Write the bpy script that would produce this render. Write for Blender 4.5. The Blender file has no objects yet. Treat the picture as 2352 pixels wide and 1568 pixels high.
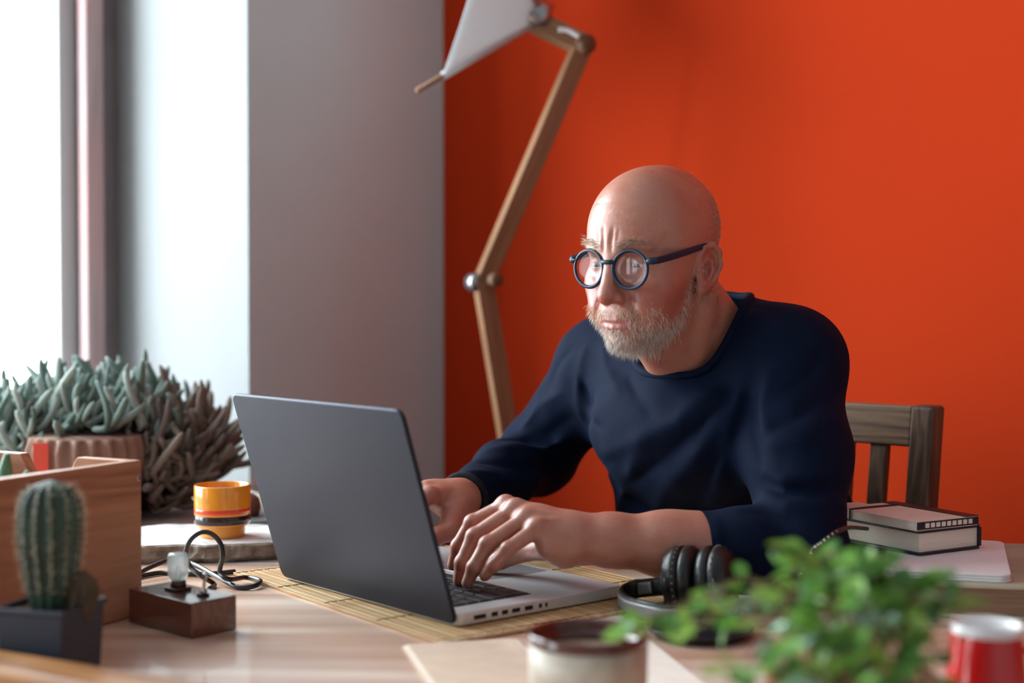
import bpy, bmesh, math, random
import numpy as np
from mathutils import Vector, Matrix, noise

random.seed(7)
rng = np.random.default_rng(7)
S = bpy.context.scene
COL = S.collection

# ------------------------------------------------------------------ camera
F_PX = 3267.0                      # 50 mm on a 36 mm wide sensor, 2352 px
CAM = Vector((0.0, 0.0, 1.087))
PITCH = math.radians(1.473)
cam_d = bpy.data.cameras.new('camera')
cam = bpy.data.objects.new('camera', cam_d)
COL.objects.link(cam)
cam_d.lens = 50.0
cam_d.sensor_width = 36.0
cam_d.clip_start = 0.05
cam.location = CAM
cam.rotation_euler = (math.pi / 2 - PITCH, 0, 0)
cam_d.dof.use_dof = True
cam_d.dof.focus_distance = 1.74
cam_d.dof.aperture_fstop = 2.4
S.camera = cam

# ------------------------------------------------------------------ world
W = bpy.data.worlds.new('sky')
S.world = W
W.use_nodes = True
wn = W.node_tree.nodes
bg = wn['Background']
bg.inputs['Color'].default_value = (0.84, 0.955, 1.0, 1)
bg.inputs['Strength'].default_value = 9.0

# ------------------------------------------------------------------ room axes
K = Vector((-0.146, 3.0))          # far corner of the room
WD = Vector((-0.643, -0.766))      # along the window wall, towards the camera's left
WO = Vector((-0.766, 0.643))       # out of the room through the window
BD = Vector((0.766, -0.643))       # along the orange wall
def room(t, s, z=0.0):
    p = K + WD * t + BD * s
    return Vector((p.x, p.y, z))
NICHE_T0, NICHE_T1, NICHE_D = 0.525, 2.45, 0.40
WIN_Z0, WIN_Z1 = 0.75, 2.55
ROOM_T, ROOM_S, ROOM_H = 5.2, 4.4, 3.0
ADDED_WIN_T0, ADDED_WIN_T1 = 2.8, 5.0  # unseen second opening, added to bring in more light

def portal(name, c, xa, za, w, z0, z1):
    l = bpy.data.lights.new(name, 'AREA')
    l.shape = 'RECTANGLE'
    l.size = w
    l.size_y = z1 - z0
    l.cycles.is_portal = True
    o = bpy.data.objects.new(name, l)
    COL.objects.link(o)
    xa = Vector((xa.x, xa.y, 0)); za = Vector((za.x, za.y, 0)); ya = za.cross(xa)
    o.matrix_world = Matrix((( xa.x, ya.x, za.x, c.x), (xa.y, ya.y, za.y, c.y), (xa.z, ya.z, za.z, c.z), (0, 0, 0, 1)))
    return o
portal('window_daylight', room((NICHE_T0 + NICHE_T1) / 2, -0.52, (WIN_Z0 + WIN_Z1) / 2), WD, WO, NICHE_T1 - NICHE_T0, WIN_Z0, WIN_Z1)
portal('added_window_daylight', room((ADDED_WIN_T0 + ADDED_WIN_T1) / 2, -0.52, (WIN_Z0 + WIN_Z1) / 2), WD, WO, ADDED_WIN_T1 - ADDED_WIN_T0, WIN_Z0, WIN_Z1)  # portal for the added, unseen window

# ------------------------------------------------------------------ exposure
S.view_settings.view_transform = 'Standard'
S.view_settings.look = 'None'
S.view_settings.gamma = 1.0
S.view_settings.exposure = 0.60
S.view_settings.use_curve_mapping = False
S.cycles.use_denoising = True
S.cycles.use_adaptive_sampling = True
S.cycles.adaptive_threshold = 0.02
S.cycles.caustics_reflective = False
S.cycles.caustics_refractive = False
S.cycles.sample_clamp_indirect = 8.0
S.cycles.max_bounces = 12
S.cycles.diffuse_bounces = 6
S.cycles.transparent_max_bounces = 16

# ------------------------------------------------------------------ pixel helpers (real depths / real planes)
_fw = Vector((0, math.cos(PITCH), -math.sin(PITCH)))
_up = Vector((0, math.sin(PITCH), math.cos(PITCH)))
def ray(px, py):
    return Vector((1, 0, 0)) * ((px - 1176) / F_PX) + _up * ((784 - py) / F_PX) + _fw
def P(px, py, d):
    return CAM + ray(px, py) * d
def T(px, py, z):
    r = ray(px, py)
    return CAM + r * ((z - CAM.z) / r.z)
def hsh(*a):
    return noise.cell(Vector(a if len(a) == 3 else (a[0], 0.37, 1.1)))

# ------------------------------------------------------------------ object helpers
def link(o, parent=None):
    COL.objects.link(o)
    if parent is not None:
        o.parent = parent
    return o
def tag(o, label=None, cat=None, group=None, kind=None):
    if label: o['label'] = label
    if cat: o['category'] = cat
    if group: o['group'] = group
    if kind: o['kind'] = kind
    return o
def empty(name, loc, rz=0.0):
    o = bpy.data.objects.new(name, None)
    o.empty_display_size = 0.02
    link(o)
    o.location = loc
    o.rotation_euler = (0, 0, rz)
    return o
def obj(name, bm, mat, parent=None, smooth=False, bevel=0.0, seg=2, subd=0, auto=None):
    me = bpy.data.meshes.new(name)
    if isinstance(bm, bmesh.types.BMesh):
        bmesh.ops.recalc_face_normals(bm, faces=bm.faces)
        bm.to_mesh(me); bm.free()
    else:
        me = bm
        me.name = name
    if isinstance(mat, (list, tuple)):
        for m in mat: me.materials.append(m)
    else:
        me.materials.append(mat)
    o = bpy.data.objects.new(name, me)
    link(o, parent)
    if smooth or bevel:
        me.polygons.foreach_set('use_smooth', [True] * len(me.polygons))
    if bevel:
        m = o.modifiers.new('bevel', 'BEVEL')
        m.width = bevel; m.segments = seg; m.limit_method = 'ANGLE'; m.angle_limit = math.radians(40)
        m.harden_normals = True
    if subd:
        m = o.modifiers.new('subd', 'SUBSURF'); m.levels = subd; m.render_levels = subd
    return o
def copy_tree(o, parent=None):
    c = o.copy(); COL.objects.link(c)
    if parent is not None: c.parent = parent
    for ch in list(o.children): copy_tree(ch, c)
    return c

# ------------------------------------------------------------------ bmesh shapes
def bx(bm, x0, x1, y0, y1, z0, z1, M=None):
    vs = [bm.verts.new((x, y, z)) for z in (z0, z1) for y in (y0, y1) for x in (x0, x1)]
    for f in ((0, 2, 3, 1), (4, 5, 7, 6), (0, 1, 5, 4), (2, 6, 7, 3), (0, 4, 6, 2), (1, 3, 7, 5)):
        bm.faces.new([vs[i] for i in f])
    if M is not None:
        bmesh.ops.transform(bm, matrix=M, verts=vs)
    return vs
def box(x0, x1, y0, y1, z0, z1, M=None):
    bm = bmesh.new(); bx(bm, x0, x1, y0, y1, z0, z1, M); return bm
def prism(bm, pts, z0, z1):
    a = [bm.verts.new((p[0], p[1], z0)) for p in pts]
    b = [bm.verts.new((p[0], p[1], z1)) for p in pts]
    n = len(pts)
    bm.faces.new(a[::-1]); bm.faces.new(b)
    for i in range(n):
        bm.faces.new((a[i], a[(i + 1) % n], b[(i + 1) % n], b[i]))
    return a + b
def lathe(bm, prof, n=48, M=None, close=False):
    rings = []
    vs = []
    for (r, z) in prof:
        if r < 1e-6:
            v = bm.verts.new((0, 0, z)); rings.append([v]); vs.append(v)
        else:
            ring = [bm.verts.new((r * math.cos(2 * math.pi * i / n), r * math.sin(2 * math.pi * i / n), z)) for i in range(n)]
            rings.append(ring); vs += ring
    pairs = list(zip(rings, rings[1:]))
    if close: pairs.append((rings[-1], rings[0]))
    for A, B in pairs:
        for i in range(n):
            j = (i + 1) % n
            if len(A) == 1 and len(B) == 1: continue
            if len(A) == 1: bm.faces.new((A[0], B[i], B[j]))
            elif len(B) == 1: bm.faces.new((A[i], A[j], B[0]))
            else: bm.faces.new((A[i], A[j], B[j], B[i]))
    if M is not None: bmesh.ops.transform(bm, matrix=M, verts=vs)
    return vs
def frame_from(d):
    d = Vector(d).normalized()
    u = d.cross(Vector((0, 0, 1)))
    if u.length < 1e-3: u = d.cross(Vector((0, 1, 0)))
    u.normalize()
    return u, d.cross(u).normalized()
def tube(bm, pts, rad, n=8, cap=True, flat=1.0, closed=False):
    """tube along points with parallel-transported frames; rad a number or a list"""
    pts = [Vector(p) for p in pts]
    m = len(pts)
    rs = rad if isinstance(rad, (list, tuple)) else [rad] * m
    if closed:
        tans = [(pts[(i + 1) % m] - pts[i - 1]).normalized() for i in range(m)]
    else:
        tans = [(pts[min(i + 1, m - 1)] - pts[max(i - 1, 0)]).normalized() for i in range(m)]
    u, v = frame_from(tans[0])
    rings = []
    for i in range(m):
        t = tans[i]
        u = (u - t * u.dot(t)).normalized(); v = t.cross(u)
        rings.append([bm.verts.new(pts[i] + (u * math.cos(2 * math.pi * k / n) + v * flat * math.sin(2 * math.pi * k / n)) * rs[i]) for k in range(n)])
    prs = list(zip(rings, rings[1:]))
    if closed: prs.append((rings[-1], rings[0]))
    for A, B in prs:
        for k in range(n):
            bm.faces.new((A[k], A[(k + 1) % n], B[(k + 1) % n], B[k]))
    if cap and not closed:
        bm.faces.new(rings[0][::-1]); bm.faces.new(rings[-1])
    return rings
def catmull(pts, n=8, closed=False):
    pts = [Vector(p) for p in pts]
    out = []
    m = len(pts)
    segs = m if closed else m - 1
    for i in range(segs):
        if closed:
            p0, p1, p2, p3 = pts[i - 1], pts[i], pts[(i + 1) % m], pts[(i + 2) % m]
        else:
            p0, p1, p2, p3 = pts[max(i - 1, 0)], pts[i], pts[i + 1], pts[min(i + 2, m - 1)]
        for k in range(n):
            t = k / n
            out.append(0.5 * ((2 * p1) + (p2 - p0) * t + (2 * p0 - 5 * p1 + 4 * p2 - p3) * t * t + (3 * p1 - p0 - 3 * p2 + p3) * t ** 3))
    if not closed: out.append(pts[-1])
    return out
def basis(o, x, y, z):
    return Matrix(((x[0], y[0], z[0], o[0]), (x[1], y[1], z[1], o[1]), (x[2], y[2], z[2], o[2]), (0, 0, 0, 1)))

# ------------------------------------------------------------------ materials
def lin(r, g, b):
    def f(c):
        c /= 255.0
        return c / 12.92 if c <= 0.04045 else ((c + 0.055) / 1.055) ** 2.4
    return (f(r), f(g), f(b), 1)
MATS = {}
def mat(name, col, rough=0.6, metal=0.0, spec=0.5, var=0.0, scale=20.0, bump=0.0, bscale=None, sss=0.0, trans=0.0, coat=0.0, stretch=(1, 1, 1), col2=None, detail=4.0, sheen=0.0):
    if name in MATS: return MATS[name]
    m = bpy.data.materials.new(name); MATS[name] = m
    m.use_nodes = True
    nt = m.node_tree; N = nt.nodes; L = nt.links
    b = N['Principled BSDF']
    b.inputs['Base Color'].default_value = col
    b.inputs['Roughness'].default_value = rough
    b.inputs['Metallic'].default_value = metal
    b.inputs['Specular IOR Level'].default_value = spec
    if sss:
        b.inputs['Subsurface Weight'].default_value = sss
        b.inputs['Subsurface Radius'].default_value = (1.0, 0.35, 0.18)
        b.inputs['Subsurface Scale'].default_value = 0.006
    if trans: b.inputs['Transmission Weight'].default_value = trans
    if coat: b.inputs['Coat Weight'].default_value = coat
    if sheen: b.inputs['Sheen Weight'].default_value = sheen
    if var or bump or col2:
        tc = N.new('ShaderNodeTexCoord'); mp = N.new('ShaderNodeMapping')
        mp.inputs['Scale'].default_value = stretch
        L.new(tc.outputs['Object'], mp.inputs['Vector'])
        nz = N.new('ShaderNodeTexNoise'); nz.inputs['Scale'].default_value = scale; nz.inputs['Detail'].default_value = detail
        L.new(mp.outputs['Vector'], nz.inputs['Vector'])
        if var or col2:
            rp = N.new('ShaderNodeValToRGB')
            c2 = col2 if col2 else tuple(c * (1 - var) for c in col[:3]) + (1,)
            c1 = col if col2 else tuple(min(1, c * (1 + var)) for c in col[:3]) + (1,)
            rp.color_ramp.elements[0].position = 0.32; rp.color_ramp.elements[1].position = 0.68
            rp.color_ramp.elements[0].color = c2; rp.color_ramp.elements[1].color = c1
            L.new(nz.outputs['Fac'], rp.inputs['Fac']); L.new(rp.outputs['Color'], b.inputs['Base Color'])
        if bump:
            bp = N.new('ShaderNodeBump'); bp.inputs['Strength'].default_value = bump; bp.inputs['Distance'].default_value = 0.002
            if bscale:
                n2 = N.new('ShaderNodeTexNoise'); n2.inputs['Scale'].default_value = bscale; n2.inputs['Detail'].default_value = 5
                L.new(mp.outputs['Vector'], n2.inputs['Vector']); L.new(n2.outputs['Fac'], bp.inputs['Height'])
            else:
                L.new(nz.outputs['Fac'], bp.inputs['Height'])
            L.new(bp.outputs['Normal'], b.inputs['Normal'])
    return m
def wood(name, c1, c2, scale=8.0, axis='X', rough=0.5, dist=3.0, spec=0.4, coat=0.0, detail=6.0, rings=9.0, blotch=None, world=False):
    if name in MATS: return MATS[name]
    m = bpy.data.materials.new(name); MATS[name] = m
    m.use_nodes = True
    nt = m.node_tree; N = nt.nodes; L = nt.links
    b = N['Principled BSDF']; b.inputs['Roughness'].default_value = rough; b.inputs['Specular IOR Level'].default_value = spec
    b.inputs['Coat Weight'].default_value = coat
    tc = N.new('ShaderNodeTexCoord'); mp = N.new('ShaderNodeMapping')
    L.new(tc.outputs['Object'], mp.inputs['Vector'])
    sc = {'X': (0.06, 1, 1), 'Y': (1, 0.06, 1), 'Z': (1, 1, 0.06)}[axis]
    mp.inputs['Scale'].default_value = sc
    n1 = N.new('ShaderNodeTexNoise'); n1.inputs['Scale'].default_value = scale; n1.inputs['Detail'].default_value = 3; n1.inputs['Distortion'].default_value = 0.6
    L.new(mp.outputs['Vector'], n1.inputs['Vector'])
    mu = N.new('ShaderNodeMath'); mu.operation = 'MULTIPLY'; mu.inputs[1].default_value = rings
    L.new(n1.outputs['Fac'], mu.inputs[0])
    fr = N.new('ShaderNodeMath'); fr.operation = 'PINGPONG'; fr.inputs[1].default_value = 0.5
    L.new(mu.outputs[0], fr.inputs[0])
    n2 = N.new('ShaderNodeTexNoise'); n2.inputs['Scale'].default_value = scale * 14; n2.inputs['Detail'].default_value = detail
    L.new(mp.outputs['Vector'], n2.inputs['Vector'])
    ad = N.new('ShaderNodeMath'); ad.operation = 'MULTIPLY_ADD'; ad.inputs[1].default_value = 0.9
    L.new(fr.outputs[0], ad.inputs[0])
    mm = N.new('ShaderNodeMath'); mm.operation = 'MULTIPLY'; mm.inputs[1].default_value = 0.75
    L.new(n2.outputs['Fac'], mm.inputs[0]); L.new(mm.outputs[0], ad.inputs[2])
    rp = N.new('ShaderNodeValToRGB')
    rp.color_ramp.elements[0].position = 0.25; rp.color_ramp.elements[1].position = 0.85
    rp.color_ramp.elements[0].color = c2; rp.color_ramp.elements[1].color = c1
    L.new(ad.outputs[0], rp.inputs['Fac'])
    out = rp.outputs['Color']
    if blotch:
        n3 = N.new('ShaderNodeTexNoise'); n3.inputs['Scale'].default_value = 5.0; n3.inputs['Detail'].default_value = 5
        L.new(tc.outputs['Object'], n3.inputs['Vector'])
        r3 = N.new('ShaderNodeValToRGB'); r3.color_ramp.elements[0].position = 0.42; r3.color_ramp.elements[1].position = 0.62
        r3.color_ramp.elements[0].color = (0, 0, 0, 1); r3.color_ramp.elements[1].color = (0.55, 0.55, 0.55, 1)
        L.new(n3.outputs['Fac'], r3.inputs['Fac'])
        mx = N.new('ShaderNodeMix'); mx.data_type = 'RGBA'
        L.new(r3.outputs['Color'], mx.inputs['Factor']); L.new(out, mx.inputs[6]); mx.inputs[7].default_value = blotch
        out = mx.outputs[2]
    L.new(out, b.inputs['Base Color'])
    bp = N.new('ShaderNodeBump'); bp.inputs['Strength'].default_value = 0.25; bp.inputs['Distance'].default_value = 0.001
    L.new(n2.outputs['Fac'], bp.inputs['Height']); L.new(bp.outputs['Normal'], b.inputs['Normal'])
    return m
def glass_mat(name, col=(1, 1, 1, 1), rough=0.0, refl=0.08, ior=1.5, gain=1.0):
    """thin clear sheet: see-through with a mirror reflection that grows at grazing angles"""
    if name in MATS: return MATS[name]
    m = bpy.data.materials.new(name); MATS[name] = m
    m.use_nodes = True
    nt = m.node_tree; N = nt.nodes; L = nt.links
    N.remove(N['Principled BSDF'])
    tr = N.new('ShaderNodeBsdfTransparent'); tr.inputs['Color'].default_value = col
    gl = N.new('ShaderNodeBsdfGlossy'); gl.inputs['Roughness'].default_value = rough
    fr0 = N.new('ShaderNodeLayerWeight'); fr0.inputs['Blend'].default_value = 0.5
    fr = N.new('ShaderNodeMath'); fr.operation = 'POWER'; fr.inputs[1].default_value = 5.0
    L.new(fr0.outputs['Facing'], fr.inputs[0])
    mu = N.new('ShaderNodeMath'); mu.operation = 'MULTIPLY_ADD'; mu.inputs[1].default_value = gain; mu.inputs[2].default_value = refl
    L.new(fr.outputs[0], mu.inputs[0])
    mx = N.new('ShaderNodeMixShader')
    L.new(mu.outputs[0], mx.inputs[0]); L.new(tr.outputs[0], mx.inputs[1]); L.new(gl.outputs[0], mx.inputs[2])
    L.new(mx.outputs[0], N['Material Output'].inputs['Surface'])
    return m
# ================================================================== THE ROOM
M_plaster = mat('light_offset_plaster', (0.30, 0.312, 0.32, 1), rough=0.85, var=0.035, scale=3.0, bump=0.15, bscale=60)  # plaster colour darkened to offset strong window light on the reveal
M_pier = mat('bounce_offset_tint', (0.63, 0.765, 0.79, 1), rough=0.85, var=0.03, scale=3.0, bump=0.15, bscale=60)  # paler cool copy for the pier; its tint offsets orange bounce light
M_room_grey = mat('mid_grey_wall', (0.46, 0.485, 0.50, 1), rough=0.9, var=0.03, scale=3.0)
M_room_dark = mat('dark_grey_wall', (0.22, 0.23, 0.24, 1), rough=0.9, var=0.03, scale=3.0)
M_orange = mat('orange_paint', lin(198, 58, 23), rough=0.9, spec=0.08, var=0.03, scale=2.0, bump=0.08, bscale=90)
M_floor = wood('floor_boards', lin(140, 105, 75), lin(95, 66, 45), scale=4, axis='X')
M_frame_pink = wood('mauve_paint', lin(186, 160, 160), lin(164, 136, 137), scale=9, axis='Z', rough=0.7, blotch=lin(200, 150, 148))
M_frame_dark = mat('window_frame_grey', lin(128, 114, 116), rough=0.6, var=0.08, scale=14)
M_frame_light = mat('window_frame_white', lin(186, 188, 190), rough=0.5)
M_glass_win = glass_mat('window_glass', refl=0.0)

def wall_panel(name, pts, z0, z1, m, parent=None):
    bm = bmesh.new(); prism(bm, [(p.x, p.y) for p in pts], z0, z1)
    o = obj(name, bm, m, parent)
    if parent is None: o['kind'] = 'structure'
    return o
T0, T1 = NICHE_T0, NICHE_T1
WALL = 0.50
# window wall: one structure, built of piers, breast and lintels
wl = empty('wall_window', room(0, 0)); wl['kind'] = 'structure'
def on_wall(name, t0, t1, s0, s1, z0, z1, m=M_plaster):
    bm = bmesh.new()
    prism(bm, [(q.x - wl.location.x, q.y - wl.location.y) for q in (room(t0, s0), room(t1, s0), room(t1, s1), room(t0, s1))], z0, z1)
    return obj(name, bm, m, wl)
on_wall('pier', -0.30, T0, -WALL, 0, 0, ROOM_H)
on_wall('wall_face', -0.01, T0 - 0.0005, -0.001, 0.002, 0, ROOM_H, M_pier)  # thin facing that carries the bounce-offsetting tint
on_wall('pier', T1, ADDED_WIN_T0, -WALL, 0, 0, ROOM_H)
on_wall('pier', ADDED_WIN_T1, ROOM_T + 0.3, -WALL, 0, 0, ROOM_H)
on_wall('breast', T0, T1, -WALL, 0, 0, WIN_Z0 - 0.035)
on_wall('breast', ADDED_WIN_T0, ADDED_WIN_T1, -WALL, 0, 0, WIN_Z0 - 0.035)
on_wall('lintel', T0, T1, -WALL, 0, WIN_Z1, ROOM_H)
on_wall('lintel', ADDED_WIN_T0, ADDED_WIN_T1, -WALL, 0, WIN_Z1, ROOM_H)
wall_panel('wall_back', [room(0, 0.0), room(0, ROOM_S + 0.2), room(-0.2, ROOM_S + 0.2), room(-0.2, 0.0)], 0, ROOM_H, M_orange)
wall_panel('wall_right', [room(0, ROOM_S), room(ROOM_T, ROOM_S), room(ROOM_T, ROOM_S + 0.2), room(0, ROOM_S + 0.2)], 0, ROOM_H, M_room_grey)
wall_panel('wall_rear', [room(ROOM_T, 0), room(ROOM_T, ROOM_S + .2), room(ROOM_T + 0.2, ROOM_S + .2), room(ROOM_T + 0.2, 0)], 0, ROOM_H, M_room_dark)
wall_panel('floor', [room(-0.3, -WALL), room(-0.3, ROOM_S + .3), room(ROOM_T + .3, ROOM_S + .3), room(ROOM_T + .3, -WALL)], -0.15, 0, M_floor)
wall_panel('ceiling', [room(-0.3, -WALL), room(-0.3, ROOM_S + .3), room(ROOM_T + .3, ROOM_S + .3), room(ROOM_T + .3, -WALL)], ROOM_H, ROOM_H + 0.15, M_room_grey)

def window(name, t0, t1):
    w = empty(name, room(t0, 0)); w['kind'] = 'structure'
    def pc(nm, a0, a1, s0, s1, z0, z1, m, bev=0.004):
        bm = bmesh.new()
        prism(bm, [(q.x - w.location.x, q.y - w.location.y) for q in (room(a0, s0), room(a1, s0), room(a1, s1), room(a0, s1))], z0, z1)
        return obj(nm, bm, m, w, bevel=bev)
    D = NICHE_D
    for a, b, sg in ((t0, t0 + 0.082, 1), (t1 - 0.082, t1, -1)):
        pc('window_frame', a, b, -D - 0.09, -D + 0.0, WIN_Z0, WIN_Z1, M_frame_dark)
        # sash stile: the pinkish worn board that steps in front of the frame
        c0, c1 = (t0 + 0.050, t0 + 0.090) if sg > 0 else (t1 - 0.090, t1 - 0.050)
        pc('window_stile', c0, c1, -D + 0.0, -D + 0.030, WIN_Z0, WIN_Z1, M_frame_pink)
        c0, c1 = (t0 + 0.082, t0 + 0.122) if sg > 0 else (t1 - 0.122, t1 - 0.082)
        pc('window_stop', c0, c1, -D - 0.075, -D - 0.015, WIN_Z0, WIN_Z1, M_frame_light)
    pc('window_frame', t0 + 0.082, t1 - 0.082, -D - 0.09, -D, WIN_Z1 - 0.09, WIN_Z1, M_frame_dark)
    pc('window_frame', t0 + 0.082, t1 - 0.082, -D - 0.09, -D, WIN_Z0, WIN_Z0 + 0.05, M_frame_light)
    mid = (t0 + t1) / 2 + 0.15
    pc('window_mullion', mid - 0.04, mid + 0.04, -D - 0.09, -D, WIN_Z0 + 0.05, WIN_Z1 - 0.09, M_frame_light)
    for a, b in ((t0 + 0.122, mid - 0.04), (mid + 0.04, t1 - 0.122)):
        pc('pane', a, b, -D - 0.048, -D - 0.042, WIN_Z0 + 0.05, WIN_Z1 - 0.09, M_glass_win, 0)
    return w
window('window_1', T0, T1)
window('added_window_2', ADDED_WIN_T0, ADDED_WIN_T1)  # added out of view to light the orange wall

# deep sill: fills the niche and comes out to the table
M_sill = mat('sill_paint', lin(190, 180, 172), rough=0.6, var=0.1, scale=9)
TABLE_Z = 0.75
bm = bmesh.new()
edge = [room(T0, -NICHE_D + 0.0), room(T0, 0.0), Vector((-0.30, 2.28)), Vector((-0.22, 1.845)), Vector((-1.115, 1.845))]
edge.append(room(T1, 0.0)); edge.append(room(T1, -NICHE_D))
prism(bm, [(p.x, p.y) for p in edge], TABLE_Z - 0.035, TABLE_Z)
sill = obj('trim_1', bm, M_sill, bevel=0.003); sill['kind'] = 'structure'
# ================================================================== TABLE
M_table = wood('worn_table_wood', lin(244, 222, 206), lin(190, 142, 114), scale=3.0, axis='X', rough=0.34, spec=0.5, coat=0.35, rings=7, blotch=lin(206, 160, 132))
M_dark_wood = wood('dark_walnut', lin(92, 56, 44), lin(56, 32, 26), scale=14, axis='X', rough=0.45)
TZ = TABLE_Z
tb = empty('table', (0, 1.2, 0))
tag(tb, 'wide worn wooden table with a pinkish brown top carrying the laptop', 'table')
M_edge = M_table
obj('tabletop', box(-1.05, 1.0, -0.60, 0.64, TZ - 0.04, TZ), M_table, tb, bevel=0.006)
for x in (-0.95, 0.9):
    for y in (-0.52, 0.50):
        obj('leg', box(x - 0.035, x + 0.035, y - 0.035, y + 0.035, 0.0, TZ - 0.04), M_table, tb, bevel=0.004)
for y in (-0.52, 0.50):
    obj('apron', box(-0.914, 0.864, y - 0.012, y + 0.012, TZ - 0.13, TZ - 0.04), M_table, tb)

# ================================================================== BAMBOO MAT
M_bamboo = wood('bamboo', lin(214, 178, 128), lin(170, 128, 82), scale=30, axis='Y', rough=0.5)
M_bamboo2 = wood('bamboo_pale', lin(226, 200, 160), lin(190, 150, 105), scale=30, axis='Y', rough=0.5)
M_thread = mat('mat_thread', lin(120, 92, 62), rough=0.9)
def rotz_basis(o, ang):
    c, s = math.cos(ang), math.sin(ang)
    return Matrix(((c, -s, 0, o[0]), (s, c, 0, o[1]), (0, 0, 1, o[2]), (0, 0, 0, 1)))
mat0 = T(1010, 1482, TZ)
ma = empty('bamboo_mat', (mat0.x, mat0.y, TZ), math.radians(37.0))
tag(ma, 'slatted bamboo mat with rounded rim lying under the laptop', 'mat')
sl_n = 74; sl_w = 0.375 / sl_n
bm = box(0, sl_w * 0.86, 0, 0.46, 0.0002, 0.0036)
slat_me = None
for i in range(sl_n):
    if slat_me is None:
        o = obj('slat', bm, M_bamboo, ma, bevel=0.0006, seg=1); slat_me = o
    else:
        o = slat_me.copy(); COL.objects.link(o); o.parent = ma
        if i % 9 in (1, 5):
            o.data = slat_me2
    if i == 0:
        slat_me2 = slat_me.data.copy(); slat_me2.materials.clear(); slat_me2.materials.append(M_bamboo2)
    o.location = (i * sl_w, 0, (0.0004 if i % 2 else 0))
for y in (0.004, 0.12, 0.23, 0.34, 0.452):
    bm = bmesh.new(); tube(bm, [(x * 0.375 / 40, y, 0.0038 + 0.0004 * (x % 2)) for x in range(41)], 0.0005, n=5)
    obj('thread', bm, M_thread, ma)
bm = bmesh.new(); tube(bm, [(-0.002, -0.003, 0.0028), (0.1, -0.0035, 0.0028), (0.2, -0.003, 0.0028), (0.377, -0.003, 0.0028)], 0.0026, n=8)
obj('rim', bm, M_bamboo2, ma, smooth=True)

# ================================================================== LAPTOP
M_lid = mat('space_grey_metal', lin(37, 40, 53), rough=0.45, metal=0.6, spec=0.5)
M_alu = mat('silver_aluminium', lin(206, 207, 208), rough=0.33, metal=0.35)
M_black = mat('black_plastic', lin(20, 20, 22), rough=0.45)
M_key = mat('black_key', lin(34, 34, 37), rough=0.5)
M_screen = mat('dark_screen', lin(10, 10, 14), rough=0.1)
M_port = mat('port_black', lin(12, 12, 12), rough=0.7)
LZ = TZ + 0.005
lp0 = T(1050, 1440, LZ)
LA = math.radians(40.0)
lt = empty('laptop', (lp0.x, lp0.y, LZ), LA)
tag(lt, 'open slim grey metal laptop with black keys standing on bamboo mat', 'laptop')
LW, LDp, LH = 0.345, 0.240, 0.0130
def rrect(x0, x1, y0, y1, r, n=6):
    out = []
    for cx, cy, a0 in ((x1 - r, y1 - r, 0), (x0 + r, y1 - r, 90), (x0 + r, y0 + r, 180), (x1 - r, y0 + r, 270)):
        for k in range(n + 1):
            a = math.radians(a0 + 90 * k / n); out.append((cx + r * math.cos(a), cy + r * math.sin(a)))
    return out
bm = bmesh.new(); prism(bm, rrect(0, LDp, 0, LW, 0.010), 0.0, LH)
base = obj('base', bm, M_alu, lt, bevel=0.0015)
# keyboard well and keys
kb_x0, kb_x1, kb_y0, kb_y1 = 0.020, 0.128, 0.030, 0.315
bm = bmesh.new(); prism(bm, rrect(kb_x0, kb_x1, kb_y0, kb_y1, 0.003, 3), LH - 0.0008, LH + 0.0002)
kb = obj('keyboard', bm, M_black, lt)
kx = (kb_x1 - kb_x0 - 0.003) / 6
key_src = {}
def key(x0, y0, w, h):
    kk = (round(w, 4), round(h, 4))
    if kk not in key_src:
        o = obj('key', box(0, h, 0, w, 0, 0.0012), M_key, kb, bevel=0.0007, seg=1); key_src[kk] = o
    else:
        o = key_src[kk].copy(); COL.objects.link(o); o.parent = kb
    o.location = (x0, y0, LH + 0.0001)
rows = [[1.0] * 14, [1.0] * 13 + [1.5], [1.5] + [1.0] * 13, [1.8] + [1.0] * 11 + [1.8], [2.3] + [1.0] * 10 + [2.3], [1, 1, 1, 1.25, 5.0, 1.25, 1, 1, 1, 1]]
for r, row in enumerate(rows):
    tot = sum(row); u = (kb_y1 - kb_y0 - 0.004) / tot; y = kb_y0 + 0.002
    for w in row:
        key(kb_x0 + 0.002 + r * kx, y + 0.001, w * u - 0.002, kx - 0.0022); y += w * u
bm = bmesh.new(); prism(bm, rrect(0.142, 0.232, 0.122, 0.226, 0.004, 4), LH - 0.0004, LH + 0.0003)
obj('trackpad', bm, mat('trackpad_grey', lin(188, 188, 190), rough=0.28, metal=0.6), lt, bevel=0.0002, seg=1)
for x0, w in ((0.022, 0.016), (0.046, 0.008), (0.060, 0.008), (0.074, 0.011), (0.092, 0.011), (0.112, 0.004), (0.121, 0.003)):
    obj('port', box(x0, x0 + w, -0.0004, 0.004, 0.0045, 0.0090), M_port, lt)
bm = bmesh.new(); tube(bm, [(0.004, 0.03, LH), (0.004, LW - 0.03, LH)], 0.0055, n=12)
obj('hinge', bm, M_black, lt, smooth=True)
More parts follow.
